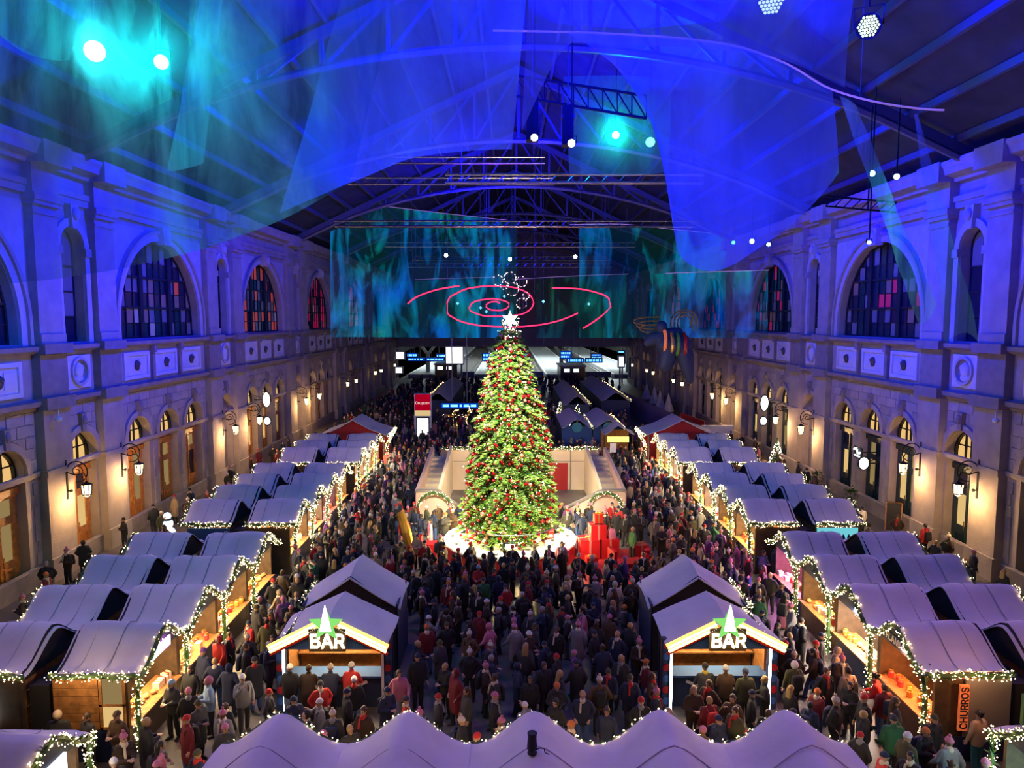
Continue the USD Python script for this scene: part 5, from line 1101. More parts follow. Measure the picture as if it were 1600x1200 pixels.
# ------------------------------------------------------------------ stage lamps under the roof
def stage_lamp(px, py, Y, r, lens, label, col=None, power=0, leds=False, aim=None, back=.0):
    p = at_y(px, py, Y); t = thing('stage_lamp', label, 'stage lamp', None, p)
    d = np.array([0, 0, CAMZ]) - p; d /= np.linalg.norm(d)
    x_ = np.cross(d, [0, 0, 1.]); x_ /= np.linalg.norm(x_); u_ = np.cross(x_, d)
    Q = lambda v: v[:, :1] * x_ + v[:, 1:2] * u_ + v[:, 2:3] * d
    cn = obj('can', MB().lathe([(r * .6, -r * 3.2), (r * .95, -r * 3), (r * 1.15, -r * .6), (r * 1.15, .03), (r * 1.02, .03), (r * 1.0, -.05)], 16).map(Q), 'black', t, 40)
    if leds:
        b = MB()
        for i in range(-3, 4):
            for j in range(-3, 4):
                q = (i + (j % 2) * .5) * r * .29, j * r * .26
                if math.hypot(*q) < r * .9: b.ball((q[0], q[1], .02), r * .125, 1, (1, 1, .4))
        obj('led_lens', b.map(Q), lens, cn); obj('lens_plate', MB().lathe([(r * .98, -.03), (r * .98, -.01), (.01, -.01)], 16).map(Q), 'black', t)
    else: obj('lens', MB().lathe([(r * .98, -.02), (r * .8, .03), (r * .4, .06), (.01, .07)], 16).map(Q), lens, cn)
    top = 30.1 - .47 * abs(p[0] - XC) - p[2]
    obj('yoke', MB().tube([x_ * r * 1.25 - d * r, x_ * r * 1.3 + np.array([0, 0, r * 1.8]) - d * r, -x_ * r * 1.3 + np.array([0, 0, r * 1.8]) - d * r, -x_ * r * 1.25 - d * r], .03, 5).bar(np.array([0, 0, r * 1.8]) - d * r, np.array([0, 0, max(top, r * 2 + .2)]) - d * r, .05), 'black', t)
    if power: light('SphereLight', 'stage_lamp_light', p + d * (.12 + r), aim, col, power, (r * .5,), cone=None)
stage_lamp(148, 80, 20.75, .28, 'lens_cyan', 'large cyan spotlight glowing through the film, upper left', TEAL, 120)
stage_lamp(252, 97, 21.1, .2, 'lens_cyan', 'smaller cyan spotlight glowing through the film beside the larger one', TEAL, 260)
stage_lamp(1205, 2, 25, .42, 'lens_ice', 'round pale LED lamp cut by the top edge of the view', (.7, 1, .95), 0, leds=True)
stage_lamp(1357, 41, 25, .36, 'lens_ice', 'round LED lamp with clustered lenses, upper right', (.7, 1, .95), 0, leds=True)
stage_lamp(962, 211, 40, .2, 'lens_cyan', 'bright green spotlight near the roof centre', (0, 1, .55), 260)
stage_lamp(1016, 222, 40, .26, 'lens_green', 'dim green round lamp right of the bright green spotlight', (0, 1, .4), 0)
stage_lamp(835, 215, 30, .15, 'lens_white', 'white spotlight in a black housing, left of the roof centre', None, 0)
stage_lamp(893, 224, 30, .16, 'lens_white', 'white spotlight in a black housing, right next to the roof centre', None, 0)
for px, py, lens, r, lab in ((1363, 271, 'lens_cyan', .13, 'left of the small cyan lamp pair above the right wall'), (1401, 276, 'lens_cyan', .13, 'right of the small cyan lamp pair above the right wall'), (1358, 379, 'lens_cyan', .09, 'tiny cyan lamp before the big right arch')):
    stage_lamp(px, py, 33, r, lens, 'small cyan lamp, ' + lab)
for px, py, lens, r, lab in ((1146, 379, 'lens_green', .15, 'small green lamp on the right lamp truss'), (1175, 377, 'lens_cyan', .2, 'cyan lamp on the right lamp truss'), (1201, 382, 'lens_cyan', .16, 'small cyan lamp at the right lamp truss end')):
    stage_lamp(px, py, 58, r, lens, lab)
for px, py, i in ((697, 399, 'left'), (797, 405, 'middle'), (899, 401, 'right')): stage_lamp(px, py, 92, .26, 'lens_white', 'small white spot on the far lamp truss, %s of three' % i)
# black moving-head housings and cluttered trusses near the centre
for px, py, Y, w, h, lab in ((832, 185, 30.4, .5, 1.7, 'left'), (888, 195, 30.6, .45, 1.6, 'right')):
    p = at_y(px, py, Y); t = thing('speaker_box', 'black hanging equipment box above the %s white spotlight' % lab, 'equipment', None, p); obj('body', MB().box(-w / 2, 0, -h / 2, w / 2, .6, h / 2), 'black', t); obj('hanger', MB().bar((0, .3, h / 2), (0, .3, 29.8 - p[2]), .05), 'steel', t); obj('clamp', MB().box(-w / 2 - .06, .1, h * .2, w / 2 + .06, .5, h * .3), 'steel', t)
b = MB(); a, c = at_y(805, 118, 33), at_y(1010, 150, 33); a2, c2 = at_y(805, 150, 33), at_y(1010, 185, 33)
for p, q in ((a, c), (a2, c2)): b.bar(p, q, .1)
for k in range(9): s, s2 = k / 9, (k + 1) / 9; b.bar(a + (c - a) * s, a2 + (c2 - a2) * s2, .05); b.bar(a2 + (c2 - a2) * s2, a + (c - a) * s2, .05)
obj('lamp_truss', b, 'black', label='black lattice truss carrying lamps near the roof centre', cat='lighting truss')
b = MB(); a, c = at_y(1290, 322, 33), at_y(1400, 332, 33)
for dz in (0, .45): b.bar(a + np.array([0, 0, dz]), c + np.array([0, 0, dz]), .07)
for k in range(8): b.bar(a + (c - a) * k / 8, a + (c - a) * (k + 1) / 8 + np.array([0, 0, .45]), .04)
b.bar(a + (c - a) * .6, a + (c - a) * .6 + np.array([0, 0, 4.6]), .05)
obj('lamp_truss', b, 'black', label='short black lattice truss before the big right arch', cat='lighting truss')
light('SphereLight', 'film_spot', (-10.0, 24.5, 11.5), (-7.2, 20.8, 15.8), (0, .5, .95), 520, (.15,), cone=34, soft=.9)
light('SphereLight', 'film_spot', (10.5, 31, 21.5), (13.9, 25.6, 15.5), (0, .8, .55), 1500, (.15,), cone=13, soft=.8)
for q, tq, p in (((-4.5, 22, 15.5), (-4.5, 26.5, 21), 1.0), ((7, 22.5, 15.0), (8, 27, 20), 1.2), ((3, 19, 18.5), (5, 24, 23.5), .35)):   # blue floods aimed up at the films
    light('RectLight', 'film_blue_light', q, tq, BLUE, 500 * p, (3, .6))
# plump hanging figure (plain stand-in for the sculpture): rounded dark blue body with coloured bands and metal wing loops
c = at_y(1052, 548, 52); t = thing('hanging_figure', 'plump dark blue hanging balloon figure with coloured bands before the right wall', 'hanging sculpture', None, c)
Sph = lambda x, y, z, r: m3d.Manifold.sphere(r, 20).translate((x, y, z))
def hullc(*s): return m3d.Manifold.batch_hull([Sph(*q) for q in s])
body = hullc((-.6, 0, .5, .75), (.55, 0, .45, .8)) + hullc((-1.0, 0, 1.0, .5), (-1.6, 0, .9, .42), (-1.9, 0, .6, .3)) + hullc((-.35, 0, -.1, .65), (-.6, 0, -1.0, .5), (-.3, 0, -1.2, .3)) + hullc((.8, 0, -.2, .65), (1.05, 0, -1.2, .5), (1.3, 0, -2.2, .25)) + hullc((-.5, 0, 1.2, .45), (.3, 0, 1.3, .4)) + hullc((-.9, -.1, 1.7, .4), (-.9, -.1, 1.8, .4))
body = body.refine_to_length(.2); tm = trimesh.Trimesh(*(lambda q: (q.vert_properties[:, :3], q.tri_verts))(body.to_mesh())); trimesh.smoothing.filter_taubin(tm, iterations=8); obj('body', tm, 'navy', t, True)
for x, z, r, m_ in ((-.75, .75, .84, 'churro_orange'), (-.25, .55, .88, 'bauble_gold'), (.2, .5, .87, 'green_sign'), (.7, .45, .88, 'red_paint')): obj('coloured_band', MB().tube([(x, r * math.cos(a), z + r * math.sin(a) * .95) for a in np.linspace(0, 2 * PI, 24)], .13, 6), m_, t)
for k in range(3): obj('wing_loop', MB().tube([(-1.4 - 1.0 * math.sin(a) * (1 + .25 * k) , .5, 1.6 + .55 * k * .5 - .5 * math.cos(a) * .6) for a in np.linspace(-.5, PI + .3, 14)], .06, 5), 'gold', t); obj('wing_loop', MB().tube([(.9 + (.5 + .25 * k) * math.cos(a), .6, 2.0 + (.6 + .2 * k) * math.sin(a)) for a in np.linspace(-.6, PI + .6, 16)], .06, 5), 'gold', t)
obj('hanging_wire', MB().bar((0, 0, 1.2), (0, 0, 30.9 - .47 * abs(c[0] - XC) - c[2]), .03), 'steel', t)
# ------------------------------------------------------------------ people
SK = [(.50, .30, .22), (.38, .21, .14), (.22, .11, .07)]
for i, c in enumerate(SK): mat('skin_%d' % i, c, .6)
CLO = {'black': (.015, .015, .018), 'dark grey': (.035, .035, .04), 'navy': (.015, .022, .06), 'dark brown': (.035, .018, .011), 'brown': (.09, .05, .025), 'olive': (.06, .06, .025), 'red': (.45, .02, .02), 'dark red': (.16, .012, .018), 'cream': (.55, .47, .36), 'beige': (.38, .28, .18), 'white': (.62, .60, .58), 'grey': (.2, .2, .21), 'pink': (.5, .16, .24), 'yellow': (.6, .42, .03), 'teal': (.02, .14, .16), 'orange': (.55, .16, .03), 'purple': (.16, .05, .22), 'green': (.03, .13, .05), 'light blue': (.25, .36, .5), 'blue': (.04, .08, .22)}
for k, c in CLO.items(): mat('cloth_' + k.replace(' ', '_'), c, .8)
HAIRC = {'black': (.01, .008, .007), 'brown': (.06, .03, .015), 'blond': (.4, .26, .1), 'grey': (.3, .29, .28)}
for k, c in HAIRC.items(): mat('hair_' + k, c, .5)
mat('eye_dark', (.01, .01, .01), .2); mat('lip', (.3, .09, .08), .5)
def sph(p, r, n=10): return m3d.Manifold.sphere(r, n).translate(tuple(map(float, p)))
def hull(*s, n=10): return m3d.Manifold.batch_hull([sph(q[:3], q[3], n) for q in s])
def chain(*s, n=10):
    return m3d.Manifold.batch_boolean([hull(a, b, n=n) for a, b in zip(s[:-1], s[1:])], m3d.OpType.Add)
def union(l): return m3d.Manifold.batch_boolean(l, m3d.OpType.Add)
def soft(mn, L=.06, it=5):
    mm = mn.refine_to_length(L).to_mesh(); t = trimesh.Trimesh(mm.vert_properties[:, :3], mm.tri_verts); trimesh.smoothing.filter_taubin(t, iterations=it); return t
def ell(c, r, n=14): return m3d.Manifold.sphere(1.0, n).scale(tuple(r)).translate(tuple(map(float, c)))
# pose: shoulders, elbows, wrists (right, left), feet stride, lean
POSES = {
 'standing with arms down': dict(el=[(.27, -.02, 1.14), (-.27, -.02, 1.14)], wr=[(.27, .08, .90), (-.27, .08, .90)], st=.04, lean=0.),
 'holding a cup with both hands': dict(el=[(.27, -.01, 1.13), (-.27, -.01, 1.13)], wr=[(.07, .27, 1.17), (-.07, .27, 1.16)], st=.03, lean=.02),
 'walking': dict(el=[(.27, -.12, 1.16), (-.27, .08, 1.16)], wr=[(.25, -.06, .93), (-.25, .26, 1.0)], st=.24, lean=.03),
 'with hands in pockets': dict(el=[(.33, -.08, 1.15), (-.33, -.08, 1.15)], wr=[(.21, .08, .97), (-.21, .08, .97)], st=.05, lean=0.),
 'raising a phone': dict(el=[(.28, .14, 1.22), (-.27, -.02, 1.14)], wr=[(.14, .33, 1.48), (-.25, .1, .92)], st=.05, lean=-.01),
 'leaning forward': dict(el=[(.28, .16, 1.12), (-.28, .16, 1.12)], wr=[(.13, .4, 1.08), (-.13, .4, 1.08)], st=.08, lean=.14),
}
def hand(w, e, side):
    w, e = np.array(w), np.array(e); d = w - e; d /= np.linalg.norm(d)
    x = np.cross(d, [0, 0, 1.]) if abs(d[2]) < .9 else np.array([0, 1.0, 0]); x /= np.linalg.norm(x); y = np.cross(x, d)
    if abs(d[2]) >= .9: y = np.cross(d, x)
    P = lambda a, b, c: w + d * a + x * b * side + y * c
    L = [hull((*P(.015, -.03, 0), .014), (*P(.015, .025, 0), .014), (*P(.085, -.035, 0), .012), (*P(.085, .032, 0), .012), n=6)]
    for b, ln in ((-.033, .9), (-.011, 1.05), (.011, 1.0), (.031, .78)):
        L.append(chain((*P(.08, b, 0), .0095), (*P(.08 + .04 * ln, b * 1.12, -.006), .009), (*P(.08 + .07 * ln, b * 1.1, -.028), .0075), n=6))
    L.append(chain((*P(.025, -.035, 0), .011), (*P(.055, -.062, -.012), .0105), (*P(.085, -.066, -.03), .009), n=6))
    return union(L)
PM = {}
def pose_meshes(pose, female):
    k = (pose, female)
    if k in PM: return PM[k]
    q = POSES[pose]; ln = q['lean']; sw = .165 if female else .185
    S = lambda p, f=1.0: (p[0], p[1] + ln * max(0, (p[2] - .95)) / .5, p[2])
    sh = [(sw, 0, 1.41), (-sw, 0, 1.41)]; J = {}
    legs = []; trous = []; shoes = []
    for s, yy in ((1, q['st']), (-1, -q['st'])):
        hip, kn, an = (s * .095, 0, .90), (s * .105, yy * .55 + .02, .49), (s * .11, yy - .02, .09)
        legs.append(chain((*hip, .085), (*kn, .058), (*an, .042)))
        trous.append(chain((*hip, .105), (*kn, .08), (an[0], an[1], .10, .068)))
        shoes.append(hull((an[0], an[1] - .05, .045, .045), (an[0], an[1], .06, .05), (an[0] + s * .02, an[1] + .15, .035, .035)))
    arms, sleeves, hands = [], [], []
    for i, s in enumerate((1, -1)):
        a, e, w = S(sh[i]), S(q['el'][i]), S(q['wr'][i])
        arms.append(chain((*a, .05), (*e, .04), (*w, .027))); sleeves.append(chain((*a, .075), (*e, .066), (*(np.array(e) + (np.array(w) - np.array(e)) * .93), .052)))
        hands.append(hand(w, e, s))
    tor = lambda g: hull((.09, 0, .95, .11 + g), (-.09, 0, .95, .11 + g), (*S((.10, .0, 1.25)), .11 + g), (*S((-.10, .0, 1.25)), .11 + g), (*S((sw - .03, -.01, 1.39)), .055 + g), (*S((-sw + .03, -.01, 1.39)), .055 + g), n=12)
    hy = ln * 1.25
    neck = hull((0, hy - .015, 1.40, .055), (0, hy + .005, 1.54, .05))
    cran = ell((0, hy + .005, 1.635), (.078, .098, .108)); jaw = hull((0, hy + .03, 1.60, .06), (0, hy + .065, 1.545, .03))
    nose = hull((0, hy + .098, 1.635, .008), (0, hy + .115, 1.605, .013), n=6); brow = hull((-.04, hy + .082, 1.655, .012), (.04, hy + .082, 1.655, .012), n=6)
    ears = [ell((s * .08, hy, 1.62), (.012, .02, .032), 8) for s in (1, -1)]
    main = soft(union(legs + arms + [tor(0), neck]), .09, 4)
    head = union([cran, jaw, nose, brow] + ears)
    mm = m3d.Manifold(m3d.Mesh(np.asarray(main.vertices, np.float32), np.asarray(main.faces, np.uint32)))
    body = union([mm, head] + hands)
    eyes = MB()
    for s in (1, -1): eyes.ball((s * .032, hy + .093, 1.635), .011, 1, (1.2, .6, .8))
    lips = MB().ball((0, hy + .098, 1.572), .016, 1, (1.5, .5, .5))
    jack = union([tor(.03)] + sleeves + [hull((.09, 0, .95, .14), (-.09, 0, .95, .14), (.09, 0, .84, .13), (-.09, 0, .84, .13))])
    coat = union([tor(.03)] + sleeves + [hull((.09, 0, .97, .14), (-.09, 0, .97, .14), (.11, 0, .52, .14), (-.11, 0, .52, .14))])
    collar = hull((0, hy - .01, 1.44, .085), (0, hy - .005, 1.49, .078))
    PM[k] = dict(body=body, eyes=eyes, lips=lips, jacket=soft(union([jack, collar]), .10, 3), coat=soft(union([coat, collar]), .11, 3), trousers=soft(union(trous + [hull((.06, 0, .93, .12), (-.06, 0, .93, .12))]), .10, 3), shoes=union(shoes), hy=hy)
    return PM[k]
def headgear(kind, hy):
    c = (0, hy, 1.645); R_ = {}
    face = m3d.Manifold.cube((.3, .2, .16), True).translate((0, hy + .165, 1.59))
    if kind in ('short', 'long', 'bun'):
        h = ell((0, hy - .008, 1.645), (.09, .108, .112)) - face
        h = h - m3d.Manifold.cube((.3, .4, .2), True).translate((0, hy + .12, 1.50))
        if kind == 'long': h = h + hull((.05, hy - .06, 1.62, .05), (-.05, hy - .06, 1.62, .05), (.06, hy - .09, 1.38, .05), (-.06, hy - .09, 1.38, .05))
        if kind == 'bun': h = h + sph((0, hy - .10, 1.71), .045)
        return h
    b = ell((0, hy, 1.655), (.094, .112, .118)) - m3d.Manifold.cube((.4, .4, .3), True).translate((0, hy, 1.505))
    b = b + (hull(*[(.085 * math.cos(a), hy + .1 * math.sin(a), 1.67, .016) for a in np.linspace(0, 2 * PI, 12)[:-1]], n=6))
    if kind == 'pompom': b = b + sph((0, hy - .01, 1.80), .04)
    if kind == 'hood': b = ell((0, hy - .025, 1.63), (.11, .12, .135)) - face
    return b
MESHC = {}
def build_person(name, v, label, group=None, loc=(0, 0, 0), rotz=0, scale=None, cat='person'):
    """v: dict(pose, female, coat, top, legs, head, headcol, skin, bag, scarf)"""
    q = pose_meshes(v['pose'], v['female']); t = thing(name, label, cat, group, loc, rotz, scale=scale)
    body = obj('body', q['body'], 'skin_%d' % v['skin'], t, 50)
    obj('eyes', q['eyes'], 'eye_dark', t); obj('mouth', q['lips'], 'lip', t)
    obj('coat' if v['coat'] else 'jacket', q['coat' if v['coat'] else 'jacket'], 'cloth_' + v['top'].replace(' ', '_'), t, True)
    obj('trousers', q['trousers'], 'cloth_' + v['legs'].replace(' ', '_'), t, True); obj('shoes', q['shoes'], 'cloth_' + v.get('shoes', 'black'), t, 50)
    hg = headgear(v['head'], q['hy']); obj('hair' if v['head'] in ('short', 'long', 'bun') else ('hood' if v['head'] == 'hood' else 'knit_hat'), hg, ('hair_' if v['head'] in ('short', 'long', 'bun') else 'cloth_') + v['headcol'].replace(' ', '_'), t, 60)
    if v.get('bag'):
        obj('backpack', soft(hull((.1, -.20, 1.32, .07), (-.1, -.20, 1.32, .07), (.1, -.22, 1.0, .08), (-.1, -.22, 1.0, .08)), .12, 2), 'cloth_' + v['bag'].replace(' ', '_'), t, True)
        b = MB()
        for s in (1, -1): b.tube([(s * .1, -.16, 1.38), (s * .12, -.02, 1.46), (s * .12, .13, 1.36), (s * .13, .1, 1.1), (s * .12, -.12, 1.0)], .018, 5)
        obj('straps', b, 'cloth_' + v['bag'].replace(' ', '_'), t)
    if v.get('scarf'): obj('scarf', hull((0, q['hy'] - .03, 1.46, .09), (0, q['hy'] + .03, 1.46, .085)) + hull((.05, q['hy'] + .12, 1.42, .03), (.06, .17 + q['hy'] * .6, 1.2, .03)), 'cloth_' + v['scarf'], t, 50)
    return t
def describe(v):
    top = v['top'] + (' long coat' if v['coat'] else ' jacket')
    hd = {'short': 'short %s hair', 'long': 'long %s hair', 'bun': '%s hair bun', 'beanie': '%s beanie', 'pompom': '%s bobble hat', 'hood': '%s hood'}[v['head']] % v['headcol']
    return 'person in %s, %s' % (top, hd)
# --- obstacles and placement
OBST = [(20.0, 38, 23, 45.5), (-15.8, 18.3, -10.0, 30.7), (-15.8, 32.6, -10.0, 45.1), (-15.8, 46.8, -10.0, 61.2), (11.2, 18.3, 17.0, 30.7), (11.2, 32.6, 17.0, 45.1), (11.2, 46.8, 17.0, 61.2),
        (-7.5, 20.2, -3.5, 23.5), (-7.4, 23.2, -3.6, 26.4), (4.6, 20.2, 8.5, 23.5), (4.6, 23.2, 8.4, 26.4), (-6.0, 40.3, 7.3, 50.6), (2.8, 31.4, 7.3, 36.8), (-6.2, 34.0, -3.4, 36.2), (-9.9, 70, -7.4, 71.5),
        (4.3, 62.5, 10.5, 72.5), (7.8, 59.2, 10.6, 62.2), (-10.6, 83, -6.6, 108.5), (10.4, 83, 14.8, 110.5), (5.8, 79, 9.4, 102.5), (14.0, 69, 23, 112), (-11.5, 11, -9.6, 15.5), (-8, 8, 9, 15.9), (-12.6, 98, -8, 114), (4.5, 94, 10, 112), (-13, 79.0, -3, 81.5)]
def free(x, y, m=.35):
    if math.hypot(x - TX, y - TY) < 3.5 + m: return False
    if not (XL + 1.2 < x < XR - 1.2): return False
    return all(not (a - m < x < c + m and b_ - m < y < d + m) for a, b_, c, d in OBST)
ZONES = [((-10, 15.5, -7.4, 23.5), 'between left huts and left bar'), ((-10, 23.5, -3.3, 31.5), 'in the crowd behind left bar'), ((-3.6, 15.5, .4, 20.5), 'in the near crowd left of centre'), ((.4, 15.5, 4.7, 20.5), 'in the near crowd right of centre'),
         ((-3.6, 20.5, .4, 25.5), 'left half of the middle plaza'), ((.4, 20.5, 4.7, 25.5), 'right half of the middle plaza'), ((-3.6, 25.5, 4.7, 29), 'between the bar tents'), ((-3.6, 29, 3, 33), 'in front of the tree stage'),
         ((8.3, 15.5, 11.6, 20.5), 'by the Flammkuchen hut'), ((8.3, 20.5, 11.6, 26), 'between right bar and right huts'), ((3, 25.5, 11.6, 31.5), 'in the crowd behind right bar'), ((7, 31.5, 11.6, 38), 'right of the gift scene'), ((3, 36, 11.6, 44.5), 'before the right stairs'),
         ((-10.2, 31.5, -3, 37), 'left of the tree stage'), ((-10.2, 37, -3, 44.5), 'before the left stairs'), ((-10.2, 44, -7, 60), 'in the far left aisle'), ((7.6, 44, 11.6, 62), 'in the far right aisle'), ((-7.6, 50, 9, 62), 'behind the stair block'), ((-21, 15, -15.6, 33), 'by the near left wall'), ((17, 15, 22, 33), 'by the near right wall'),
         ((-21, 33, -15.6, 62), 'by the far left wall'), ((17, 33, 22, 66), 'by the far right wall'), ((-8, 15.4, -3.4, 20.6), 'in front of the left bar'), ((4.5, 15.4, 8.4, 20.6), 'in front of the right bar')]
def zone(x, y):
    for (a, b_, c, d), nm in ZONES:
        if a <= x < c and b_ <= y < d: return nm
    return 'between hut blocks and walls' if y < 62 else 'far back'
pr = random.Random(2024); PLACED = []; GRID = {}
def near(x, y, r):
    gx, gy = int(math.floor(x)), int(math.floor(y))
    return any((x - a) ** 2 + (y - b_) ** 2 < r * r for i in (-1, 0, 1) for j in (-1, 0, 1) for a, b_ in GRID.get((gx + i, gy + j), ()))
def put(x, y): GRID.setdefault((int(math.floor(x)), int(math.floor(y))), []).append((x, y))
# --- people that the photograph shows clearly: foot pixel, facing, look
def V(pose, top, coat=False, female=False, legs='black', head='short', headcol='brown', skin=0, **k): return dict(pose=pose, top=top, coat=coat, female=female, legs=legs, head=head, headcol=headcol, skin=skin, **k)
SD, CUP, WK, PK, PH, LN = list(POSES)
KEY = [((960, 976), 0, V(SD, 'cream', legs='grey', head='hood', headcol='cream', female=True), 'person in cream puffer jacket and grey jeans standing before the tree, back turned'),
 ((588, 925), 3.0, V(CUP, 'beige', head='beanie', headcol='white', female=True), 'person in beige jacket and white beanie in the crowd above the left tents'),
 ((648, 882), 2.9, V(CUP, 'beige', head='short', headcol='black'), 'person in beige jacket with hands clasped left of the tree stage'),
 ((455, 1128), 0, V(CUP, 'black', legs='light blue', head='beanie', headcol='white', female=True), 'person in black jacket and white beanie at the left end of left bar counter'),
 ((482, 1128), 0, V(LN, 'dark brown', coat=True, head='short', headcol='brown'), 'person in long brown coat at the left bar counter, back turned'),
 ((516, 1128), 0, V(LN, 'navy', head='beanie', headcol='cream'), 'person in navy jacket and cream beanie at the left bar counter'),
 ((549, 1126), 0, V(LN, 'red', coat=True, head='beanie', headcol='white', female=True), 'person in red coat and white beanie at the left bar counter'),
 ((577, 1130), .2, V(CUP, 'black', legs='light blue', head='beanie', headcol='white', scarf='red', female=True), 'person in black jacket, red scarf and white beanie right end of left bar'),
 ((622, 1135), 3.4, V(WK, 'pink', legs='grey', head='long', headcol='brown', female=True), 'person in pale pink jacket with long brown hair right of the left bar'),
 ((1102, 1128), 0, V(LN, 'dark grey', head='beanie', headcol='black', scarf='yellow'), 'person in dark grey jacket and yellow scarf at the right bar counter'),
 ((1132, 1126), 0, V(CUP, 'brown', head='beanie', headcol='white', female=True), 'person in brown jacket and white beanie at the right bar counter'),
 ((1158, 1130), .1, V(CUP, 'olive', head='beanie', headcol='navy'), 'person in olive jacket and navy beanie at the right bar counter'),
 ((1196, 1118), 1.4, V(CUP, 'black', head='short', headcol='blond'), 'person in black vest jacket with blond hair right end of right bar'),
 ((1082, 1165), 3.2, V(CUP, 'dark brown', head='long', headcol='blond', female=True), 'person with long blond hair in dark brown jacket before the right bar'),
 ((1142, 1178), 2.6, V(PH, 'brown', coat=True, head='long', headcol='brown', female=True), 'person in long brown coat looking at a phone before the right bar'),
 ((1106, 1180), .3, V(SD, 'dark red', head='short', headcol='blond', bag='red'), 'person in dark red jacket with red backpack before the right bar'),
 ((1503, 1186), .3, V(SD, 'beige', legs='teal', head='bun', headcol='black', female=True), 'person in beige sweater and teal trousers at the lower right hut end'),
 ((1432, 1140), .9, V(LN, 'red', legs='black', head='bun', headcol='black', female=True), 'person in red jacket with black bun at the Flammkuchen hut counter'),
 ((1322, 1130), .2, V(SD, 'beige', head='short', headcol='black', bag='black', legs='navy'), 'person in beige jacket with black backpack in the lower right crowd'),
 ((1238, 1120), .1, V(SD, 'olive', head='hood', headcol='white', bag='black'), 'person in olive jacket, white hood and black backpack right of the right bar'),
 ((1378, 1160), .2, V(SD, 'dark red', head='short', headcol='brown', legs='blue', bag='navy'), 'person in dark red jacket with navy backpack before the Flammkuchen hut'),
 ((697, 1120), 2.4, V(CUP, 'black', head='short', headcol='blond'), 'person in black jacket with blond hair above the left front roof'),
 ((712, 1135), 2.2, V(PK, 'dark red', coat=True, head='hood', headcol='dark red'), 'person in dark red hooded coat above the left front roof'),
 ((293, 1078), 2.8, V(WK, 'red', head='hood', headcol='red'), 'person in red hooded jacket beside the nearest left garland post'),
 ((748, 945), 2.9, V(CUP, 'red', head='beanie', headcol='light blue', female=True), 'person in red jacket and light blue beanie below the tree stage'),
 ((765, 1050), 1.2, V(WK, 'pink', coat=True, head='hood', headcol='pink', female=True), 'person in pale pink hooded coat in the dark middle plaza'),
 ((402, 935), 2.6, V(PK, 'yellow', head='short', headcol='black'), 'person in bright yellow jacket beside the left aisle huts'),
 ((632, 858), 3.0, V(SD, 'red', head='hood', headcol='red'), 'person in red hooded jacket left of the lit wreath'),
 ((672, 860), 1.8, V(SD, 'pink', coat=True, head='long', headcol='black', female=True), 'person in pink coat with long black hair before the left wreath'),
 ((957, 872), .5, V(LN, 'pink', coat=True, head='short', headcol='brown', female=True, legs='light blue'), 'person in pink coat leaning over the red sledge'),
 ((988, 878), 2.0, V(SD, 'green', head='beanie', headcol='beige'), 'person in green jacket and beige beanie right of the red sledge'),
 ((1350, 838), .2, V(SD, 'white', head='short', headcol='black', legs='black'), 'waiter in white shirt and black apron beside the right wall doors'),
 ((1443, 872), .3, V(SD, 'red', head='short', headcol='black', bag='black'), 'person in red jacket with black backpack under the right wall pier'),
 ((274, 818), 2.6, V(SD, 'beige', coat=True, head='beanie', headcol='red', female=True), 'person in long beige coat and red beanie by the left wall doors'),
 ((160, 860), 2.4, V(CUP, 'black', head='short', headcol='black', skin=1), 'person in black jacket standing alone by the near left pier'),
 ((108, 898), .4, V(PK, 'black', coat=True, head='hood', headcol='black'), 'person in black hooded coat at the foot of the left wall'),
 ((645, 790), 3.1, V(WK, 'navy', coat=True, head='short', headcol='brown'), 'person in long navy coat walking on the lit floor left of the stairs'),
 ((605, 740), 2.9, V(WK, 'red', head='beanie', headcol='red', bag='red'), 'person in red jacket with red pack near the far left bright hut'),
 ((160, 1190), 2.6, V(CUP, 'dark grey', head='short', headcol='brown'), 'person in dark grey jacket eating in the lower left corner'),
 ((205, 1190), 2.9, V(CUP, 'brown', head='beanie', headcol='brown', female=True), 'person in brown jacket and brown beanie in the lower left corner'),
 ((262, 1150), 2.8, V(CUP, 'dark grey', head='beanie', headcol='light blue', female=True), 'person in dark grey jacket and light blue beanie by the nearest left hut'),
 ((243, 1145), 3.0, V(SD, 'black', head='long', headcol='brown', female=True, skin=0), 'person in black jacket with long brown hair by the nearest left hut'),
 ((298, 1165), .4, V(SD, 'black', head='beanie', headcol='pink', female=True, scarf='grey'), 'person in black jacket and pink beanie left of the left bar'),
 ((252, 1100), 2.7, V(SD, 'navy', head='beanie', headcol='purple', female=True), 'person in navy jacket and purple beanie by the nearest left garland'),
 ((330, 1150), 2.2, V(CUP, 'light blue', head='hood', headcol='pink', female=True), 'person in light blue jacket and pink hood left of the left bar'),
 ((147, 1150), .1, V(SD, 'black', head='hood', headcol='beige', legs='black'), 'person in black jacket and beige hood at the lit plank order hatch')]
npeople = 0
for (px, py), rz, v, lab in KEY:
    p = at_z(px, py); x, y = max(p[0], XL + 1.25), p[1]
    if abs(y - 18.63) < .5 and abs(x) > 9.9: y = 18.1
    for r_ in [0] + [.15 * k for k in range(1, 14) for _ in range(10)]:
        a_ = pr.uniform(0, 2 * PI); x2, y2 = x + r_ * math.cos(a_), y + r_ * math.sin(a_)
        if not near(x2, y2, .5) and (free(x2, y2, .15) or 'sledge' in lab or 'counter' in lab and 'hut' not in lab): x, y = x2, y2; break
    put(x, y); build_person('person', v, lab, None, (x, y, .05 if (3 < x < 7.2 and 31.6 < y < 36.6) else 0), rz, scale=pr.uniform(.97, 1.05)); npeople += 1
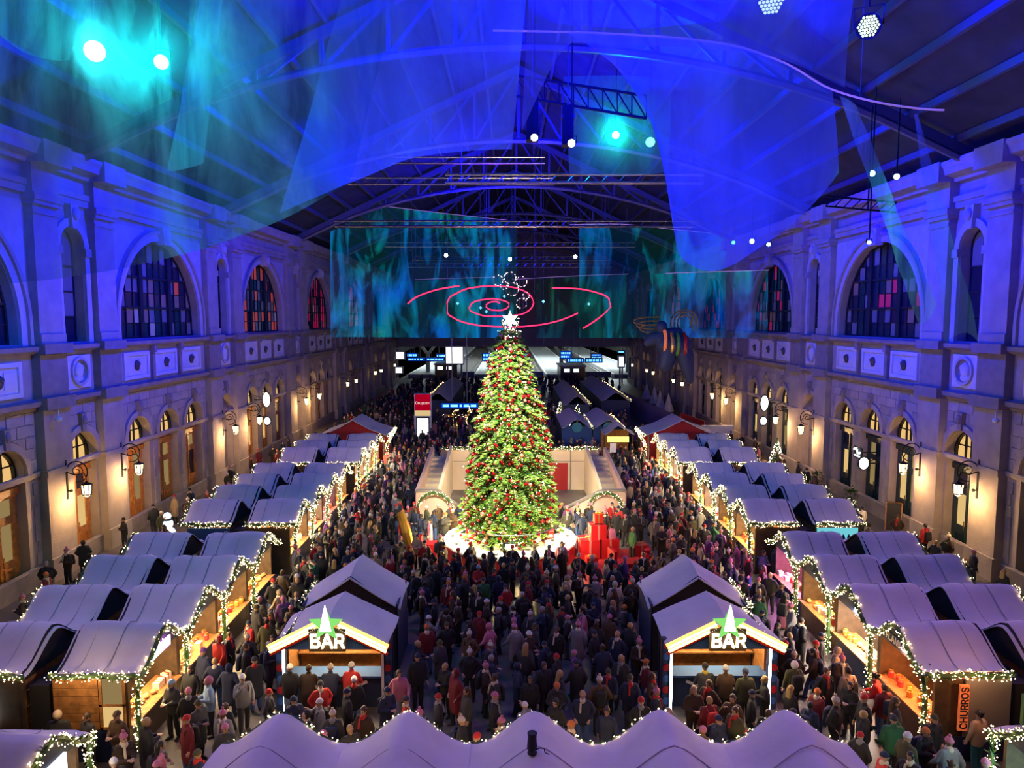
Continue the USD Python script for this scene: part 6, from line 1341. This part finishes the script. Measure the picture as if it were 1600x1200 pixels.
# --- the general crowd: outfits shared as copies, no outfit twice in one part of the hall
TOPS = ['black', 'black', 'navy', 'dark grey', 'dark brown', 'black', 'dark red', 'black', 'dark brown', 'navy', 'dark grey', 'black', 'grey', 'navy', 'black', 'dark grey', 'olive', 'red', 'black', 'brown', 'navy', 'dark brown', 'black', 'beige', 'dark grey', 'black', 'green', 'navy', 'purple', 'black', 'pink', 'dark grey']
HEADS = [('short', 'brown'), ('short', 'black'), ('long', 'brown'), ('beanie', 'dark grey'), ('beanie', 'white'), ('short', 'blond'), ('beanie', 'red'), ('long', 'blond'), ('pompom', 'cream'), ('short', 'grey'), ('hood', 'black'), ('beanie', 'navy'), ('pompom', 'pink'), ('long', 'black'), ('bun', 'brown'), ('beanie', 'olive'), ('beanie', 'orange'), ('beanie', 'pink')]
OUT = []; seen = set(); k = 0
while len(OUT) < 56:
    top = TOPS[k % len(TOPS)]; hd = HEADS[(k * 7 + k // 18) % len(HEADS)]; coat = (k * 5) % 3 == 0; k += 1
    if (top, hd, coat) in seen: continue
    seen.add((top, hd, coat)); fem = hd[0] in ('long', 'bun', 'pompom') or hd[1] in ('pink', 'red')
    OUT.append(V(pr.choice([SD, CUP, CUP, WK, PK, SD, PH if k % 9 == 0 else PK]), top, coat, fem, pr.choice(['black', 'navy', 'dark grey', 'blue', 'black']), hd[0], hd[1] if hd[0] != 'hood' else top, pr.choice([0, 0, 0, 1, 2]), bag=pr.choice([None, None, None, 'black', 'navy']), scarf=pr.choice([None, None, None, None, 'red', 'grey', 'cream'])))
cand = []
for (a, b_, c, d), r, n in (((-10.1, 15.9, 11.5, 46), .66, 9000), ((-10.1, 44, 11.4, 62), .72, 3000), ((-20.5, 18, -15.9, 62), 1.6, 400), ((17.2, 18, 21.7, 66), 1.5, 400), ((-16, 30.8, -10, 32.6), 1.2, 60), ((11.3, 30.8, 17, 32.6), 1.2, 60), ((-21, 62, 18, 134), 1.05, 5200)):
    for _ in range(n):
        x, y = pr.uniform(a, c), pr.uniform(b_, d)
        if y > 62 and (x < -18 or pr.random() < (y - 62) / 110): continue
        rr = r * (1.25 if (-3.5 < x < 4.5 and 17 < y < 20) else 1)
        if free(x, y) and not near(x, y, rr): put(x, y); cand.append((x, y))
def in_view(x, y):
    q = np.array([x, y, 1.6 - CAMZ]); cp, sp = math.cos(PITCH), math.sin(PITCH); f = q[1] * cp - q[2] * sp; u = q[1] * sp + q[2] * cp
    return abs(q[0] / f) < 800 / F and abs(u / f) < 600 / F
cand = sorted([c for c in cand if in_view(*c)], key=lambda c: math.hypot(*c))
protos = {}; PROT = {}; zused = {}; crowd = []
for x, y in cand:
    face = pr.uniform(-PI, PI)
    if npeople >= 300: crowd.append((x, y, face)); continue
    zn = zone(x, y); u = zused.setdefault(zn, set()); order = list(range(len(OUT))); pr.shuffle(order)
    pick = next((i for i in order if i not in u), None)
    if pick is None: crowd.append((x, y, face)); continue
    u.add(pick); lab = describe(OUT[pick]) + ', ' + zn; sc = pr.uniform(.92, 1.06)
    if pick not in protos: protos[pick] = build_person('person', OUT[pick], lab, 'visitors of the market', (x, y, 0), face); PROT[pick] = (x, y, face)
    else: dup(protos[pick], (x, y, 0), face, lab, 'visitors of the market', scale=sc)
    npeople += 1
# everyone beyond: one crowd
pi = UsdGeom.PointInstancer.Define(stage, '/World/crowd'); meta(pi.GetPrim(), 'distant crowd of visitors filling the far market towards the tracks', 'crowd', None, 'stuff')
pi.CreatePrototypesRel().SetTargets([protos[i].GetPath() for i in sorted(protos)[:40]])
np_ = len(sorted(protos)[:40]); 
pp = sorted(protos)[:40]; idx, pos, ori = [], [], []
for x, y, a in crowd:
    k = pr.randrange(np_); x0, y0, r0 = PROT[pp[k]]; a -= r0
    idx.append(k); pos.append(Gf.Vec3f(x - (x0 * math.cos(a) - y0 * math.sin(a)), y - (x0 * math.sin(a) + y0 * math.cos(a)), 0)); ori.append(Gf.Quath(math.cos(a / 2), 0, 0, math.sin(a / 2)))
pi.CreateProtoIndicesAttr(idx); pi.CreatePositionsAttr(pos); pi.CreateOrientationsAttr(ori)
